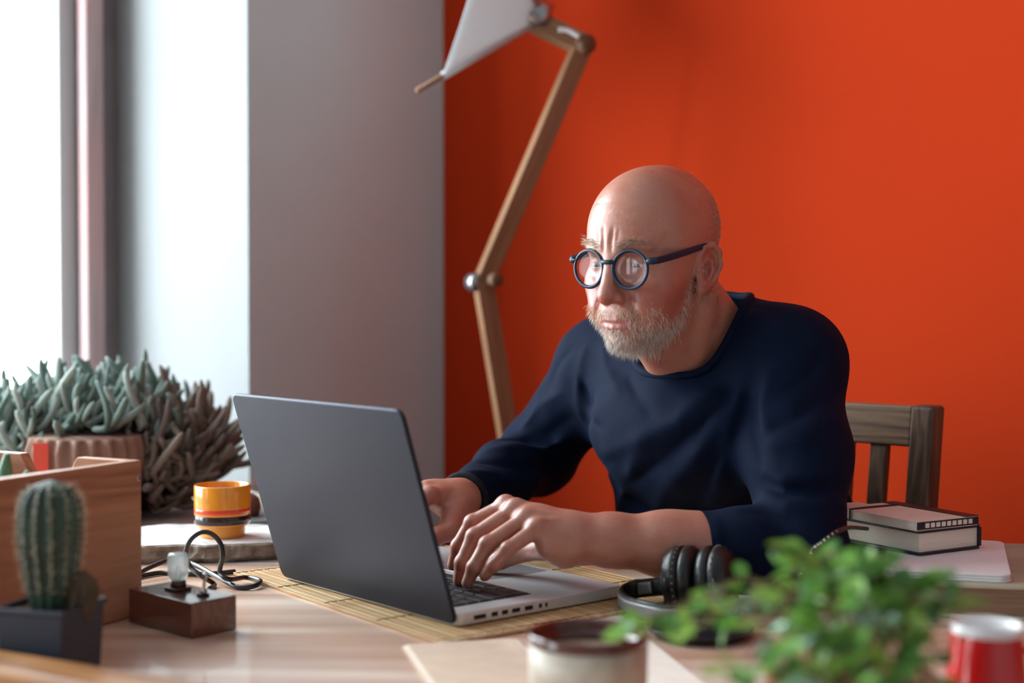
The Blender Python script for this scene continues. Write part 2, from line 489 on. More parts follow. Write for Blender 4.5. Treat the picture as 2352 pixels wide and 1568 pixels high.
# lid: local frame x' = along hinge (y), up the lid; tilts away from the user
TILT = math.radians(17.0)
LL = 0.236
Ml = Matrix.Translation((0.003, 0, LH - 0.010)) @ Matrix.Rotation(-TILT, 4, 'Y')
bm = bmesh.new()
a = rrect(0, LL, 0, LW, 0.011)     # (height, along)
vs0 = [bm.verts.new((-0.0052, p[1], p[0])) for p in a]
vs1 = [bm.verts.new((0.0, p[1], p[0])) for p in a]
bm.faces.new(vs0); bm.faces.new(vs1[::-1])
for i in range(len(a)):
    j = (i + 1) % len(a); bm.faces.new((vs0[i], vs1[i], vs1[j], vs0[j]))
bmesh.ops.transform(bm, matrix=Ml, verts=bm.verts)
lid = obj('lid', bm, M_lid, lt, bevel=0.0024, seg=3)
bm = bmesh.new(); bx(bm, 0.0001, 0.0006, 0.006, LW - 0.006, 0.016, LL - 0.006, Ml)
obj('screen', bm, M_screen, lid)

# ================================================================== YELLOW MUG ON STONE SLAB
M_stone = mat('pale_stone', lin(226, 226, 224), rough=0.9, col2=lin(176, 172, 168), scale=38, bump=0.9, bscale=90, detail=8)
sl_pts = [T(300, 1296, TZ), T(420, 1292, TZ), T(520, 1293, TZ), T(646, 1279, TZ)]
def slab():
    bm = bmesh.new()
    top = TZ + 0.024
    fr = [(-0.50, 1.835), (-0.445, 1.848), (-0.40, 1.842), (-0.355, 1.853), (-0.31, 1.866), (-0.27, 1.888), (-0.245, 1.90)]
    bk = [(-0.235, 2.02), (-0.31, 2.015), (-0.37, 2.03), (-0.43, 2.022), (-0.50, 2.03), (-0.56, 1.97), (-0.56, 1.88)]
    loop = []
    pts = fr + bk
    for i, p in enumerate(pts):
        q = pts[(i + 1) % len(pts)]
        for k in range(5):
            t = k / 5; loop.append((p[0] + (q[0] - p[0]) * t, p[1] + (q[1] - p[1]) * t))
    cx, cy = -0.40, 1.94
    rings = []
    for lv, (z, ins) in enumerate([(TZ + 0.0005, 0.010), (TZ + 0.007, 0.002), (TZ + 0.015, 0.004), (top - 0.002, 0.001), (top, 0.006)]):
        ring = []
        for i, (x, y) in enumerate(loop):
            d = Vector((cx - x, cy - y)).normalized()
            nn = noise.noise(Vector((x * 60, y * 60, z * 90))) * (0.008 if lv < 4 else 0.005)
            ring.append(bm.verts.new((x + d.x * (ins + nn), y + d.y * (ins + nn), z + (noise.noise(Vector((x * 40, y * 40, 3))) * 0.0012 if lv == 4 else 0))))
        rings.append(ring)
    for A, B in zip(rings, rings[1:]):
        for i in range(len(A)):
            j = (i + 1) % len(A); bm.faces.new((A[i], A[j], B[j], B[i]))
    for f in bm.faces: f.material_index = 1
    bm.faces.new(rings[0][::-1]); bm.faces.new(rings[-1])
    return bm
M_stone2 = mat('broken_stone_edge', lin(150, 140, 130), rough=0.95, col2=lin(96, 86, 78), scale=60, bump=1.0, bscale=120, detail=8)
so = obj('stone_slab', slab(), [M_stone, M_stone2], smooth=False)
tag(so, 'rough pale grey stone slab under the yellow mug', 'stone slab')

M_yel = mat('yellow_glaze', lin(226, 150, 40), rough=0.18, spec=0.6, coat=0.4, var=0.06, scale=30)
M_red_st = mat('orange_red_stripe', lin(226, 62, 22), rough=0.2, coat=0.4)
M_dk_st = mat('dark_brown_stripe', lin(40, 24, 26), rough=0.2, coat=0.4, var=0.3, scale=60, stretch=(1, 1, 0.1))
mg = P(511, 1243, 1.925)
mug = empty('yellow_mug', (mg.x, mg.y, TZ + 0.0243))
tag(mug, 'mustard yellow ceramic mug with orange and dark brown stripes on stone slab', 'mug')
prof = [(0, 0.0), (0.028, 0.0), (0.0298, 0.0012), (0.0302, 0.006), (0.0308, 0.0135), (0.0318, 0.0152), (0.0345, 0.0162), (0.0366, 0.0172), (0.0375, 0.0190),
        (0.0376, 0.045), (0.0376, 0.0685), (0.0370, 0.0702), (0.0360, 0.0704), (0.0350, 0.0690), (0.0345, 0.055), (0.0335, 0.027), (0.030, 0.021), (0, 0.0205)]
bm = bmesh.new(); lathe(bm, prof, 64); obj('body', bm, M_yel, mug, smooth=True)
bm = bmesh.new(); lathe(bm, [(0.0376, 0.0335), (0.0379, 0.0337), (0.0379, 0.0395), (0.0376, 0.0397)], 64); obj('stripe', bm, M_red_st, mug, smooth=True)['label'] = 'orange red stripe'
bm = bmesh.new(); lathe(bm, [(0.0376, 0.0192), (0.0379, 0.0195), (0.0379, 0.0302), (0.0376, 0.0305)], 64); obj('stripe', bm, M_dk_st, mug, smooth=True)['label'] = 'dark brown stripe'

# ================================================================== WOODEN CRATE
M_crate = wood('cedar_crate', lin(190, 136, 104), lin(150, 98, 72), scale=10, axis='Y', rough=0.5)
M_crate_x = wood('cedar_crate_cross', lin(200, 142, 106), lin(160, 102, 72), scale=10, axis='X', rough=0.5)
cA = T(327, 1412, TZ)
ay = Vector((-0.884, 0.468)); ax = Vector((-0.468, -0.884))
cr = empty('wooden_crate', (cA.x, cA.y, TZ), math.atan2(ay.y, ay.x))
tag(cr, 'reddish cedar crate with notched side standing in front of the large cactus', 'crate')
CH = 0.169
obj('side_panel', box(0, 0.013, 0.0, 0.30, 0.001, CH), M_crate, cr, bevel=0.0015)
obj('side_panel', box(0.232, 0.245, 0.0, 0.30, 0.001, CH), M_crate, cr, bevel=0.0015)
def notch_panel(y0, y1):
    bm = bmesh.new()
    prof = [(0.013, 0.001), (0.232, 0.001), (0.232, CH), (0.168, CH), (0.152, CH - 0.024), (0.098, CH - 0.024), (0.082, CH), (0.013, CH)]
    a = [bm.verts.new((x, y0, z)) for x, z in prof]; b = [bm.verts.new((x, y1, z)) for x, z in prof]
    bm.faces.new(a); bm.faces.new(b[::-1])
    for i in range(len(prof)):
        j = (i + 1) % len(prof); bm.faces.new((a[i], b[i], b[j], a[j]))
    return bm
obj('end_panel', notch_panel(0.0, 0.013), M_crate_x, cr, bevel=0.0015)
obj('end_panel', notch_panel(0.287, 0.30), M_crate_x, cr, bevel=0.0015)
obj('crate_floor', box(0.013, 0.232, 0.013, 0.287, 0.002, 0.010), M_crate, cr)
M_steel = mat('steel', lin(190, 190, 195), rough=0.3, metal=1.0)
for z in (CH - 0.02, 0.03):
    bm = bmesh.new(); lathe(bm, [(0, 0.0), (0.0028, 0.0), (0.0028, 0.0008), (0.0018, 0.0014), (0, 0.0015)], 12, Matrix.Translation((0, 0.005, z)) @ Matrix.Rotation(-math.pi / 2, 4, 'Y'))
    obj('screw', bm, M_steel, cr, smooth=True)

# small succulent standing inside the crate
M_green = mat('succulent_green', lin(88, 140, 104), rough=0.5, var=0.2, scale=40, sss=0.1)
M_potgrey = mat('grey_nursery_pot', lin(60, 58, 60), rough=0.6)
sc_p = cr.matrix_world @ Vector((0.10, 0.16, 0)) if False else Vector((cA.x + ay.x * 0.075 + ax.x * 0.125, cA.y + ay.y * 0.075 + ax.y * 0.125, TZ + 0.0105))
su = empty('finger_succulent', sc_p)
tag(su, 'small green finger succulent poking up inside the wooden crate', 'succulent')
bm = bmesh.new(); lathe(bm, [(0, 0), (0.026, 0), (0.034, 0.075), (0.0355, 0.075), (0.0355, 0.08), (0.032, 0.08), (0.031, 0.07), (0, 0.07)], 24); obj('pot', bm, M_potgrey, su, smooth=True)
for (x, y, h, r, tx) in ((0.0, 0.0, 0.105, 0.0085, 0.006), (0.017, -0.006, 0.088, 0.007, 0.012), (-0.014, 0.008, 0.10, 0.007, -0.008), (-0.006, -0.018, 0.085, 0.0065, -0.003)):
    bm = bmesh.new(); tube(bm, [(x + tx * k / 6 * k / 6, y, 0.068 + h * k / 6) for k in range(7)], [r * q for q in (0.8, 1, 1.05, 1.05, 1.0, 0.85, 0.35)], n=10)
    obj('stem', bm, M_green, su, smooth=True)

# ================================================================== COLUMNAR CACTUS IN NAVY POT
M_navy = mat('navy_pot', lin(38, 44, 60), rough=0.55, var=0.15, scale=30)
M_cact = mat('cactus_green', lin(52, 82, 66), rough=0.55, var=0.3, scale=26, col2=lin(36, 52, 46))
M_spine = mat('cactus_spine', lin(214, 200, 176), rough=0.7)
M_soil = mat('potting_soil', lin(84, 62, 50), rough=0.95, var=0.5, scale=90, bump=0.8)
cp = P(118, 1500, 1.275)
ca = empty('columnar_cactus', (cp.x, cp.y, TZ), math.radians(-16))
tag(ca, 'ribbed dark green columnar cactus in square navy pot before the crate', 'cactus')
bm = bmesh.new()
def sq(h, z): return [bm.verts.new((x * h, y * h, z)) for x, y in ((-1, -1), (1, -1), (1, 1), (-1, 1))]
R = [sq(0.0305, 0.0006), sq(0.0335, 0.066), sq(0.036, 0.066), sq(0.036, 0.071), sq(0.0315, 0.071), sq(0.0305, 0.060)]
for A, B in zip(R, R[1:]):
    for i in range(4): bm.faces.new((A[i], A[(i + 1) % 4], B[(i + 1) % 4], B[i]))
bm.faces.new(R[0][::-1]); bm.faces.new(R[-1])
obj('pot', bm, M_navy, ca, bevel=0.002)
bm = bmesh.new(); prism(bm, rrect(-0.0305, 0.0305, -0.0305, 0.0305, 0.004, 2), 0.0605, 0.0665); obj('soil', bm, M_soil, ca)
def ribbed(H, prof, ribs, amp, n_ang=96, n_h=30):
    bm = bmesh.new(); rings = []
    for i in range(n_h + 1):
        t = i / n_h
        r = np.interp(t, [p[0] for p in prof], [p[1] for p in prof])
        ring = []
        for k in range(n_ang):
            a = 2 * math.pi * k / n_ang
            rr = r * (1 - amp * (0.5 - 0.5 * math.cos(a * ribs)) ** 1.0 * min(1, 1))
            ring.append(bm.verts.new((rr * math.cos(a), rr * math.sin(a), H * t)))
        rings.append(ring)
    for A, B in zip(rings, rings[1:]):
        for k in range(n_ang): bm.faces.new((A[k], A[(k + 1) % n_ang], B[(k + 1) % n_ang], B[k]))
    bm.faces.new(rings[0][::-1]); bm.faces.new(rings[-1])
    return bm
cprof = [(0, 0.015), (0.05, 0.018), (0.25, 0.0235), (0.55, 0.0285), (0.78, 0.0285), (0.88, 0.0255), (0.94, 0.020), (0.98, 0.012), (1.0, 0.003)]
CHt = 0.118
st = obj('stem', ribbed(CHt, cprof, 13, 0.16), M_cact, ca, smooth=True); st.location = (0, 0, 0.062)
bm = bmesh.new()
for k in range(13):
    a = 2 * math.pi * k / 13
    for i in range(4, 22):
        t = i / 22
        r = np.interp(t, [p[0] for p in cprof], [p[1] for p in cprof])
        base = Vector((r * math.cos(a), r * math.sin(a), CHt * t))
        for q in range(4):
            d = Vector((math.cos(a + rng.normal(0, .7)), math.sin(a + rng.normal(0, .7)), rng.normal(0.2, .6))).normalized()
            u, v = frame_from(d)
            L_ = 0.0065 * (0.7 + 0.6 * rng.random())
            tri = [bm.verts.new(base + u * 0.0003), bm.verts.new(base - u * 0.0002 + v * 0.0003), bm.verts.new(base - u * 0.0002 - v * 0.0003)]
            tip = bm.verts.new(base + d * L_)
            for j in range(3): bm.faces.new((tri[j], tri[(j + 1) % 3], tip))
sp = obj('spines', bm, M_spine, ca); sp.location = (0, 0, 0.062); sp['kind'] = 'stuff'
M_off = mat('dry_cactus_brown', lin(78, 66, 48), rough=0.8, var=0.35, scale=60)
of = obj('offshoot', ribbed(0.045, [(0, 0.012), (0.3, 0.016), (0.6, 0.0165), (0.85, 0.012), (1, 0.002)], 9, 0.2, 54, 12), M_off, ca, smooth=True); of.location = (0.022, 0.008, 0.055)
of.rotation_euler = (0, math.radians(8), 0)

# ================================================================== WOODEN BEAM in the front left
M_beam = wood('oak_beam', lin(196, 140, 86), lin(150, 96, 54), scale=9, axis='X', rough=0.45)
b0 = Vector((-0.60, 1.325)); b1 = Vector((-0.20, 1.100))
dv = (b1 - b0).normalized()
be = obj('wooden_beam', box(0, (b1 - b0).length, -0.05, 0.0, 0.0005, 0.037), M_beam, None, bevel=0.008, seg=4)
be.location = (b0.x, b0.y, TZ); be.rotation_euler = (0, 0, math.atan2(dv.y, dv.x))
tag(be, 'blurred honey brown wooden beam lying along the near left table edge', 'beam')

# ================================================================== WOODEN BLOCK WITH BULB AND SWITCH
nb = T(440, 1468, TZ)
vr = Vector((0.575, 0.818)); vl = Vector((-0.742, 0.670))
vr = Vector((vl.y, -vl.x))
bl = empty('wooden_bulb_lamp', (nb.x, nb.y, TZ), math.atan2(vr.y, vr.x))
tag(bl, 'small dark wooden block lamp with clear bulb and toggle switch', 'lamp')
obj('block', box(0, 0.056, 0, 0.113, 0.0005, 0.0365), wood('walnut_block', lin(104, 60, 46), lin(60, 34, 28), scale=18, axis='Y', rough=0.3, spec=0.6, coat=1.0), bl, bevel=0.0012)
sock = obj('socket', box(-0.0105, 0.0105, -0.0105, 0.0105, 0, 0.0035), M_dark_wood, bl, bevel=0.001); sock.location = (0.030, 0.066, 0.0366)
bm = bmesh.new(); lathe(bm, [(0, 0.0035), (0.0085, 0.0035), (0.0085, 0.0065), (0.0075, 0.0105), (0, 0.0105)], 20); obj('collar', bm, mat('socket_brown', lin(84, 60, 50), rough=0.4, metal=0.3), sock, smooth=True)
M_bulb = glass_mat('bulb_glass', col=(0.94, 0.96, 0.96, 1), refl=0.14, rough=0.15, gain=0.9)
_n = M_bulb.node_tree; _d = _n.nodes.new('ShaderNodeBsdfTranslucent'); _d.inputs['Color'].default_value = (0.9, 0.92, 0.92, 1)
_mo = _n.nodes['Material Output']; _src = _mo.inputs['Surface'].links[0].from_socket
_x = _n.nodes.new('ShaderNodeMixShader'); _x.inputs[0].default_value = 0.28
_n.links.new(_src, _x.inputs[1]); _n.links.new(_d.outputs[0], _x.inputs[2]); _n.links.new(_x.outputs[0], _mo.inputs['Surface'])
bm = bmesh.new()
lathe(bm, [(0, 0.0106), (0.0070, 0.0106), (0.0095, 0.013), (0.0108, 0.017), (0.0110, 0.033), (0.0105, 0.0370), (0.0085, 0.0392), (0.004, 0.0398), (0, 0.0399),
           ], 28)
lathe(bm, [(0, 0.0116), (0.0062, 0.0116), (0.0087, 0.0138), (0.0100, 0.0173), (0.0102, 0.033), (0.0097, 0.0364), (0.0080, 0.0383), (0.0038, 0.0389), (0, 0.0390)][::-1], 28)
bulb = obj('bulb', bm, M_bulb, bl, smooth=True); bulb.location = sock.location
bm = bmesh.new()
for k in range(2): tube(bm, [(-0.003 + 0.006 * k, 0, 0.0115), (-0.003 + 0.006 * k, 0, 0.020), (0, 0, 0.026)], 0.0006, n=5)
tube(bm, [(-0.003, 0, 0.02), (-0.001, 0.001, 0.024), (0.0015, -0.001, 0.021), (0.003, 0, 0.02)], 0.0009, n=5)
obj('filament', bm, mat('filament_brass', lin(210, 170, 90), rough=0.3, metal=0.8), bulb)
sw = obj('switch_base', box(-0.005, 0.005, -0.005, 0.005, 0, 0.0025), M_black, bl, bevel=0.0008); sw.location = (0.030, 0.022, 0.0366)
bm = bmesh.new(); lathe(bm, [(0, 0.0025), (0.0034, 0.0025), (0.0034, 0.006), (0.0016, 0.0065), (0.0017, 0.018), (0.0028, 0.0225), (0.0026, 0.0245), (0, 0.025)], 14, Matrix.Rotation(math.radians(10), 4, 'X')); obj('toggle', bm, M_steel, sw, smooth=True)

# black cable behind the block
M_cable = mat('black_cable', lin(34, 34, 36), rough=0.3, spec=0.6)
z0 = TZ + 0.0032
cab = [(-0.47, 1.70, z0), T(350, 1300, z0 + 0.012), T(400, 1285, z0 + 0.016), T(450, 1298, z0 + 0.012), T(500, 1325, z0 + 0.006), T(545, 1348, z0), T(585, 1345, z0 + 0.001), T(597, 1333, z0 + 0.003), T(565, 1326, z0 + 0.003), T(525, 1330, z0 + 0.009),
       P(505, 1313, 1.69), P(511, 1280, 1.685), P(507, 1250, 1.685), P(488, 1227, 1.69), P(462, 1222, 1.69), P(437, 1240, 1.69), P(427, 1270, 1.695), P(436, 1300, 1.70), P(462, 1322, 1.69), T(492, 1342, z0), T(480, 1352, z0)]
bm = bmesh.new(); tube(bm, catmull(cab, 8), 0.0030, n=10)
tag(obj('power_cable', bm, M_cable, None, smooth=True), 'black looped cable coiling up behind the wooden bulb block', 'cable')
cab2 = [(-0.50, 1.66, z0), T(345, 1318, z0), T(400, 1316, z0), T(470, 1318, z0 ), T(540, 1312, z0)]
bm = bmesh.new(); tube(bm, catmull(cab2, 8), 0.0030, n=8)
tag(obj('flat_cable', bm, M_cable, None, smooth=True), 'straight black cable lying on table before the stone slab', 'cable')

# little things behind the mug
M_grey_case = mat('grey_case', lin(122, 126, 128), rough=0.4, metal=0.4)
gc = T(600, 1212, TZ)
o = obj('metal_tin', box(-0.06, 0.06, -0.04, 0.04, 0.0005, 0.022), M_grey_case, None, bevel=0.003); o.location = (-0.365, 2.115, TZ); o.rotation_euler = (0, 0, 0.5)
tag(o, 'flat grey metal tin on the sill behind the yellow mug', 'tin')
bm = bmesh.new(); lathe(bm, [(0, 0), (0.016, 0.0), (0.020, 0.012), (0.017, 0.026), (0.008, 0.033), (0, 0.034)], 20)
o = obj('pine_cone', bm, wood('knob_brown', lin(120, 84, 62), lin(84, 56, 42), scale=30, axis='Z'), None, smooth=True); o.location = (-0.395, 2.12, TZ + 0.0225)
tag(o, 'small round brown pine cone on tin between mug and laptop', 'pine cone')
# ================================================================== ARTICULATED WOODEN LAMP (behind the man)
M_lampw = wood('lamp_oak', lin(158, 116, 84), lin(132, 92, 62), scale=16, axis='Z', rough=0.5)
M_lampd = wood('lamp_oak_dark', lin(120, 84, 58), lin(96, 64, 44), scale=16, axis='Z', rough=0.5)
M_shade = mat('white_linen_shade', lin(226, 228, 230), rough=0.9, var=0.02, scale=60)
_n = M_shade.node_tree; _t = _n.nodes.new('ShaderNodeBsdfTranslucent'); _t.inputs['Color'].default_value = lin(226, 228, 228)
_x = _n.nodes.new('ShaderNodeMixShader'); _x.inputs[0].default_value = 0.4
_n.links.new(_n.nodes['Principled BSDF'].outputs[0], _x.inputs[1]); _n.links.new(_t.outputs[0], _x.inputs[2]); _n.links.new(_x.outputs[0], _n.nodes['Material Output'].inputs['Surface'])
M_metal = mat('brushed_metal', lin(170, 170, 172), rough=0.3, metal=0.9)
LDEP = 2.50
j_top = P(1338, 104, LDEP); j_mid = P(1110, 648, LDEP + 0.02); j_bot = P(1196, 1180, LDEP + 0.06)
dir_low = (j_bot - j_mid).normalized()
k_floor = (j_mid.z - 0.05) / -dir_low.z
foot = j_mid + dir_low * k_floor
lamp = empty('floor_lamp', (foot.x, foot.y, 0))
tag(lamp, 'jointed oak floor lamp with white fabric shade behind the man', 'lamp')
def lrel(p): return Vector(p) - lamp.location
def board(a, b, w, th, name, m, parent, ext=0.0, nrm=Vector((0.45, -0.9, 0.0))):
    a = lrel(a); b = lrel(b)
    z = (b - a).normalized(); L_ = (b - a).length
    y = (nrm - z * nrm.dot(z)).normalized(); x = y.cross(z)
    bm = box(-w / 2, w / 2, -th / 2, th / 2, -ext, L_ + ext)
    o = obj(name, bm, m, parent, bevel=0.002)
    o.matrix_local = basis(a, x, y, z)
    return o
board(j_mid, j_top, 0.034, 0.022, 'upper_arm', M_lampw, lamp, 0.012)
off = Vector((0.004, -0.024, 0))
board(j_mid, foot, 0.034, 0.022, 'lower_arm', M_lampw, lamp, 0.012)
def bolt(p, r, L_, name, m):
    bm = bmesh.new(); lathe(bm, [(0, -L_), (r * 0.8, -L_), (r, -L_ * 0.8), (r, L_ * 0.8), (r * 0.8, L_), (0, L_)], 24)
    o = obj(name, bm, m, lamp, smooth=True)
    y = Vector((0.45, -0.9, 0)).normalized(); x = Vector((0, 0, 1)); zz = y
    o.matrix_local = basis(lrel(p), x, zz.cross(x), zz)
    return o
bolt(j_mid + Vector((0.013, 0, 0.004)), 0.013, 0.030, 'joint_knob', M_lampd)
bolt(j_mid + Vector((-0.014, 0, 0.0)), 0.0165, 0.016, 'joint_washer', M_metal)
bolt(j_top, 0.017, 0.024, 'joint_knob', M_lampd)
# neck piece from the top joint to the shade
nk = P(1232, 52, LDEP + 0.02)
board(j_top, nk, 0.036, 0.026, 'neck', M_lampw, lamp, 0.012)
sp_ = catmull([lrel(P(1330, 84, LDEP - 0.03)), lrel(P(1305, 70, LDEP - 0.03)), lrel(P(1282, 68, LDEP - 0.03))], 6)
bm = bmesh.new(); tube(bm, sp_, 0.0045, n=8); obj('cable_clip', bm, mat('white_plastic', lin(230, 230, 232), rough=0.4), lamp, smooth=True)
# shade: four-sided fabric tent on wooden ribs, opening up-left
apx = lrel(P(1250, 40, LDEP + 0.02))
tip1 = lrel(P(957, 209, LDEP - 0.08))          # the rib end that shows
axis = (lrel(P(1020, -40, LDEP + 0.02)) - apx).normalized()
rb = (tip1 - apx)
along = rb.dot(axis); rad1 = rb - axis * along
dirs = []
for k in range(4):
    dirs.append(Matrix.Rotation(math.pi / 2 * k, 3, axis) @ rad1)
tips = [apx + axis * along + d for d in dirs]
M_rib = wood('rib_wood', lin(140, 98, 66), lin(104, 70, 48), scale=20, axis='Z')
for t in tips:
    bm = bmesh.new(); tube(bm, [apx + (t - apx) * 0.02, t], 0.0048, n=8)
    obj('rib', bm, M_rib, lamp, smooth=True)
for k in range(4):
    a, b = tips[k] - apx, tips[(k + 1) % 4] - apx
    bm = bmesh.new()
    n = 10; G = []
    outw = (a.normalized() + b.normalized()); outw = (outw - axis * outw.dot(axis)).normalized()
    for i in range(n + 1):
        t = 0.10 + (0.80 - 0.10) * i / n
        row = []
        for j in range(n + 1):
            s = j / n
            p = apx + (a * (1 - s) + b * s) * t
            p = p - outw * (0.035 * math.sin(math.pi * s) * t) + outw * 0.006
            row.append(bm.verts.new(p))
        G.append(row)
    for i in range(n):
        for j in range(n): bm.faces.new((G[i][j], G[i + 1][j], G[i + 1][j + 1], G[i][j + 1]))
    o = obj('shade_panel', bm, M_shade, lamp, smooth=True)
    md = o.modifiers.new('thick', 'SOLIDIFY'); md.thickness = 0.0016
for k in range(4):
    a = tips[k] - apx
    bm = bmesh.new(); tube(bm, [apx + a * 0.10, apx + a * 0.80], 0.0075, n=10); obj('hem', bm, M_shade, lamp, smooth=True)
bm = bmesh.new(); lathe(bm, [(0, -0.01), (0.024, -0.01), (0.028, 0.0), (0.028, 0.03), (0.022, 0.04), (0, 0.04)], 24)
u_, v_ = frame_from(axis)
o = obj('shade_hub', bm, M_metal, lamp, smooth=True); o.matrix_local = basis(apx, u_, axis.cross(u_), axis)
bm = bmesh.new(); lathe(bm, [(0, 0), (0.17, 0), (0.17, 0.018), (0.16, 0.025), (0.03, 0.03), (0.03, 0.07), (0, 0.07)], 40); obj('base', bm, M_lampd, lamp, smooth=True)

# ================================================================== CHAIR
M_chair = wood('dark_oak_chair', lin(138, 106, 82), lin(78, 56, 43), scale=12, axis='X', rough=0.5, rings=12)
M_chair_z = wood('dark_oak_chair_upright', lin(112, 84, 66), lin(64, 46, 37), scale=14, axis='Z', rough=0.5)
pt = P(2132, 930, 1.93)
q = Vector((-0.7071, 0.7071, 0))            # along the back, to the sitter's right
fr = Vector((-0.7071, -0.7071, 0))          # the way it faces
CW = 0.41
c_or = Vector((pt.x, pt.y, 0)) + q * (CW / 2)
ch = empty('dining_chair', c_or, math.atan2(q.y, q.x))   # local x = q, local y: q rotated +90 = (-.707,-.707) = faces front
tag(ch, 'dark wooden slat-back chair the man sits on', 'chair')
HT = pt.z
def lean(z): return -0.0 - 0.06 * max(0, (z - 0.45)) / 0.5
def upright(x0, x1, y0, y1, z0, z1, name, m, bev=0.003):
    bm = bmesh.new(); n = 6; rings = []
    for i in range(n + 1):
        z = z0 + (z1 - z0) * i / n; l = lean(z) + 0.06
        rings.append([bm.verts.new((x, y + l, z)) for x, y in ((x0, y0), (x1, y0), (x1, y1), (x0, y1))])
    for A, B in zip(rings, rings[1:]):
        for k in range(4): bm.faces.new((A[k], A[(k + 1) % 4], B[(k + 1) % 4], B[k]))
    bm.faces.new(rings[0][::-1]); bm.faces.new(rings[-1])
    return obj(name, bm, m, ch, bevel=bev)
for sgn in (-1, 1):
    x = sgn * (CW / 2)
    upright(x - 0.0175, x + 0.0175, -0.0175, 0.0175, 0.0, HT, 'back_post', M_chair_z, 0.006)
    obj('leg', box(x - 0.018, x + 0.018, 0.36, 0.396, 0, 0.425), M_chair_z, ch, bevel=0.003)
    obj('side_rail', box(x - 0.011, x + 0.011, 0.075, 0.36, 0.36, 0.425), M_chair, ch)
def railz(z0, z1, name):
    bm = bmesh.new()
    l0, l1 = lean(z0) + 0.06, lean(z1) + 0.06
    x0, x1 = -CW / 2 + 0.0175, CW / 2 - 0.0175
    vs = [bm.verts.new(p) for p in ((x0, -0.011 + l0, z0), (x1, -0.011 + l0, z0), (x1, 0.011 + l0, z0), (x0, 0.011 + l0, z0), (x0, -0.011 + l1, z1), (x1, -0.011 + l1, z1), (x1, 0.011 + l1, z1), (x0, 0.011 + l1, z1))]
    for f in ((0, 3, 2, 1), (4, 5, 6, 7), (0, 1, 5, 4), (1, 2, 6, 5), (2, 3, 7, 6), (3, 0, 4, 7)): bm.faces.new([vs[i] for i in f])
    return obj(name, bm, M_chair, ch, bevel=0.003)
railz(HT - 0.057, HT - 0.002, 'top_rail'); railz(0.52, 0.56, 'lower_rail')
for k in range(6):
    x = -CW / 2 + 0.068 + k * (CW - 0.136) / 5
    upright(x - 0.0125, x + 0.0125, -0.007, 0.007, 0.555, HT - 0.055, 'back_slat', M_chair_z, 0.0015)
obj('seat', box(-CW / 2 - 0.02, CW / 2 + 0.02, 0.06, 0.42, 0.425, 0.45), M_chair, ch, bevel=0.006)
obj('front_rail', box(-CW / 2 + 0.018, CW / 2 - 0.018, 0.365, 0.385, 0.36, 0.425), M_chair, ch)
obj('stretcher', box(-CW / 2 + 0.018, CW / 2 - 0.018, 0.37, 0.386, 0.15, 0.18), M_chair, ch)

# ================================================================== BOOKS on the right
M_olive = mat('olive_cloth', lin(184, 180, 158), rough=0.85, var=0.12, scale=16, col2=lin(158, 152, 132), bump=0.3, bscale=250)
M_pages_b = mat('brown_page_edges', lin(134, 104, 84), rough=0.9, var=0.18, scale=10, stretch=(1, 1, 40))
M_pages = mat('cream_page_edges', lin(246, 238, 222), rough=0.9, var=0.06, scale=10, stretch=(1, 1, 60))
M_cover_k = mat('black_cover', lin(28, 32, 42), rough=0.45)
M_kraft = mat('kraft_paper', lin(216, 190, 168), rough=0.85, var=0.05, scale=40)
M_kraft_w = mat('pale_kraft', lin(238, 226, 214), rough=0.85, var=0.04, scale=50)
M_paper = mat('white_paper', lin(232, 230, 232), rough=0.8)
def book(name, org, ang, w, h, z0, th, cov, pages, spine='x0', cth=0.0025, over=0.003, rnd=0.0):
    b = empty(name, (org[0], org[1], z0), ang)
    obj('page_block', box(over if spine != 'x0' else cth, w - (over if spine != 'x1' else cth), over, h - over, cth, th - cth), pages, b)
    for zz in (0, th - cth):
        bm = bmesh.new()
        if rnd: prism(bm, rrect(0, w, 0, h, rnd, 5), zz, zz + cth)
        else: bx(bm, 0, w, 0, h, zz, zz + cth)
        obj('cover', bm, cov, b, bevel=0.0008, seg=2)
    xs = (0, cth) if spine == 'x0' else (w - cth, w)
    obj('spine', box(xs[0], xs[1], 0, h, cth, th - cth), cov, b)
    return b
a_ = math.radians(-12)
BT = 0.037
o1 = (0.388, 1.54)
bk1 = book('large_book', o1, a_, 0.25, 0.285, TZ + 0.0005, BT, M_olive, M_pages_b, 'x1', 0.004, 0.004)
tag(bk1, 'large olive grey cloth-bound book at the bottom of the stack', 'book')
# second big book beyond it
bk1b = book('brown_book', (0.668, 1.46), math.radians(-9), 0.17, 0.26, TZ + 0.0005, 0.045, mat('tan_cover', lin(176, 150, 128), rough=0.7, var=0.1, scale=20), M_pages_b, 'x1', 0.004, 0.004)
tag(bk1b, 'tan hardback book at the far right edge beside the olive book', 'book')
# white folder with rounded corners
zA = TZ + 0.0005 + BT + 0.0004
fo = empty('white_folder', (0.408, 1.560, zA), math.radians(-17))
tag(fo, 'white rounded paper folder between olive book and black book', 'folder')
bm = bmesh.new(); prism(bm, rrect(0, 0.135, 0, 0.235, 0.014, 6), 0, 0.0024); obj('sheet', bm, M_paper, fo, bevel=0.0008)
bm = bmesh.new(); prism(bm, rrect(0.001, 0.134, 0.001, 0.234, 0.014, 6), 0.0026, 0.0062); obj('sheet', bm, M_paper, fo, bevel=0.0012)
bm = bmesh.new(); prism(bm, rrect(0, 0.1345, 0.0, 0.2345, 0.014, 6), 0.0064, 0.0085); obj('sheet', bm, M_paper, fo, bevel=0.0008)
zB = zA + 0.0088
nA = T(2112, 1277, zB)
bk2 = book('black_book', (nA.x, nA.y), math.radians(31), 0.104, 0.142, zB, 0.029, M_cover_k, M_pages, 'x1', 0.0034, 0.004, 0.005)
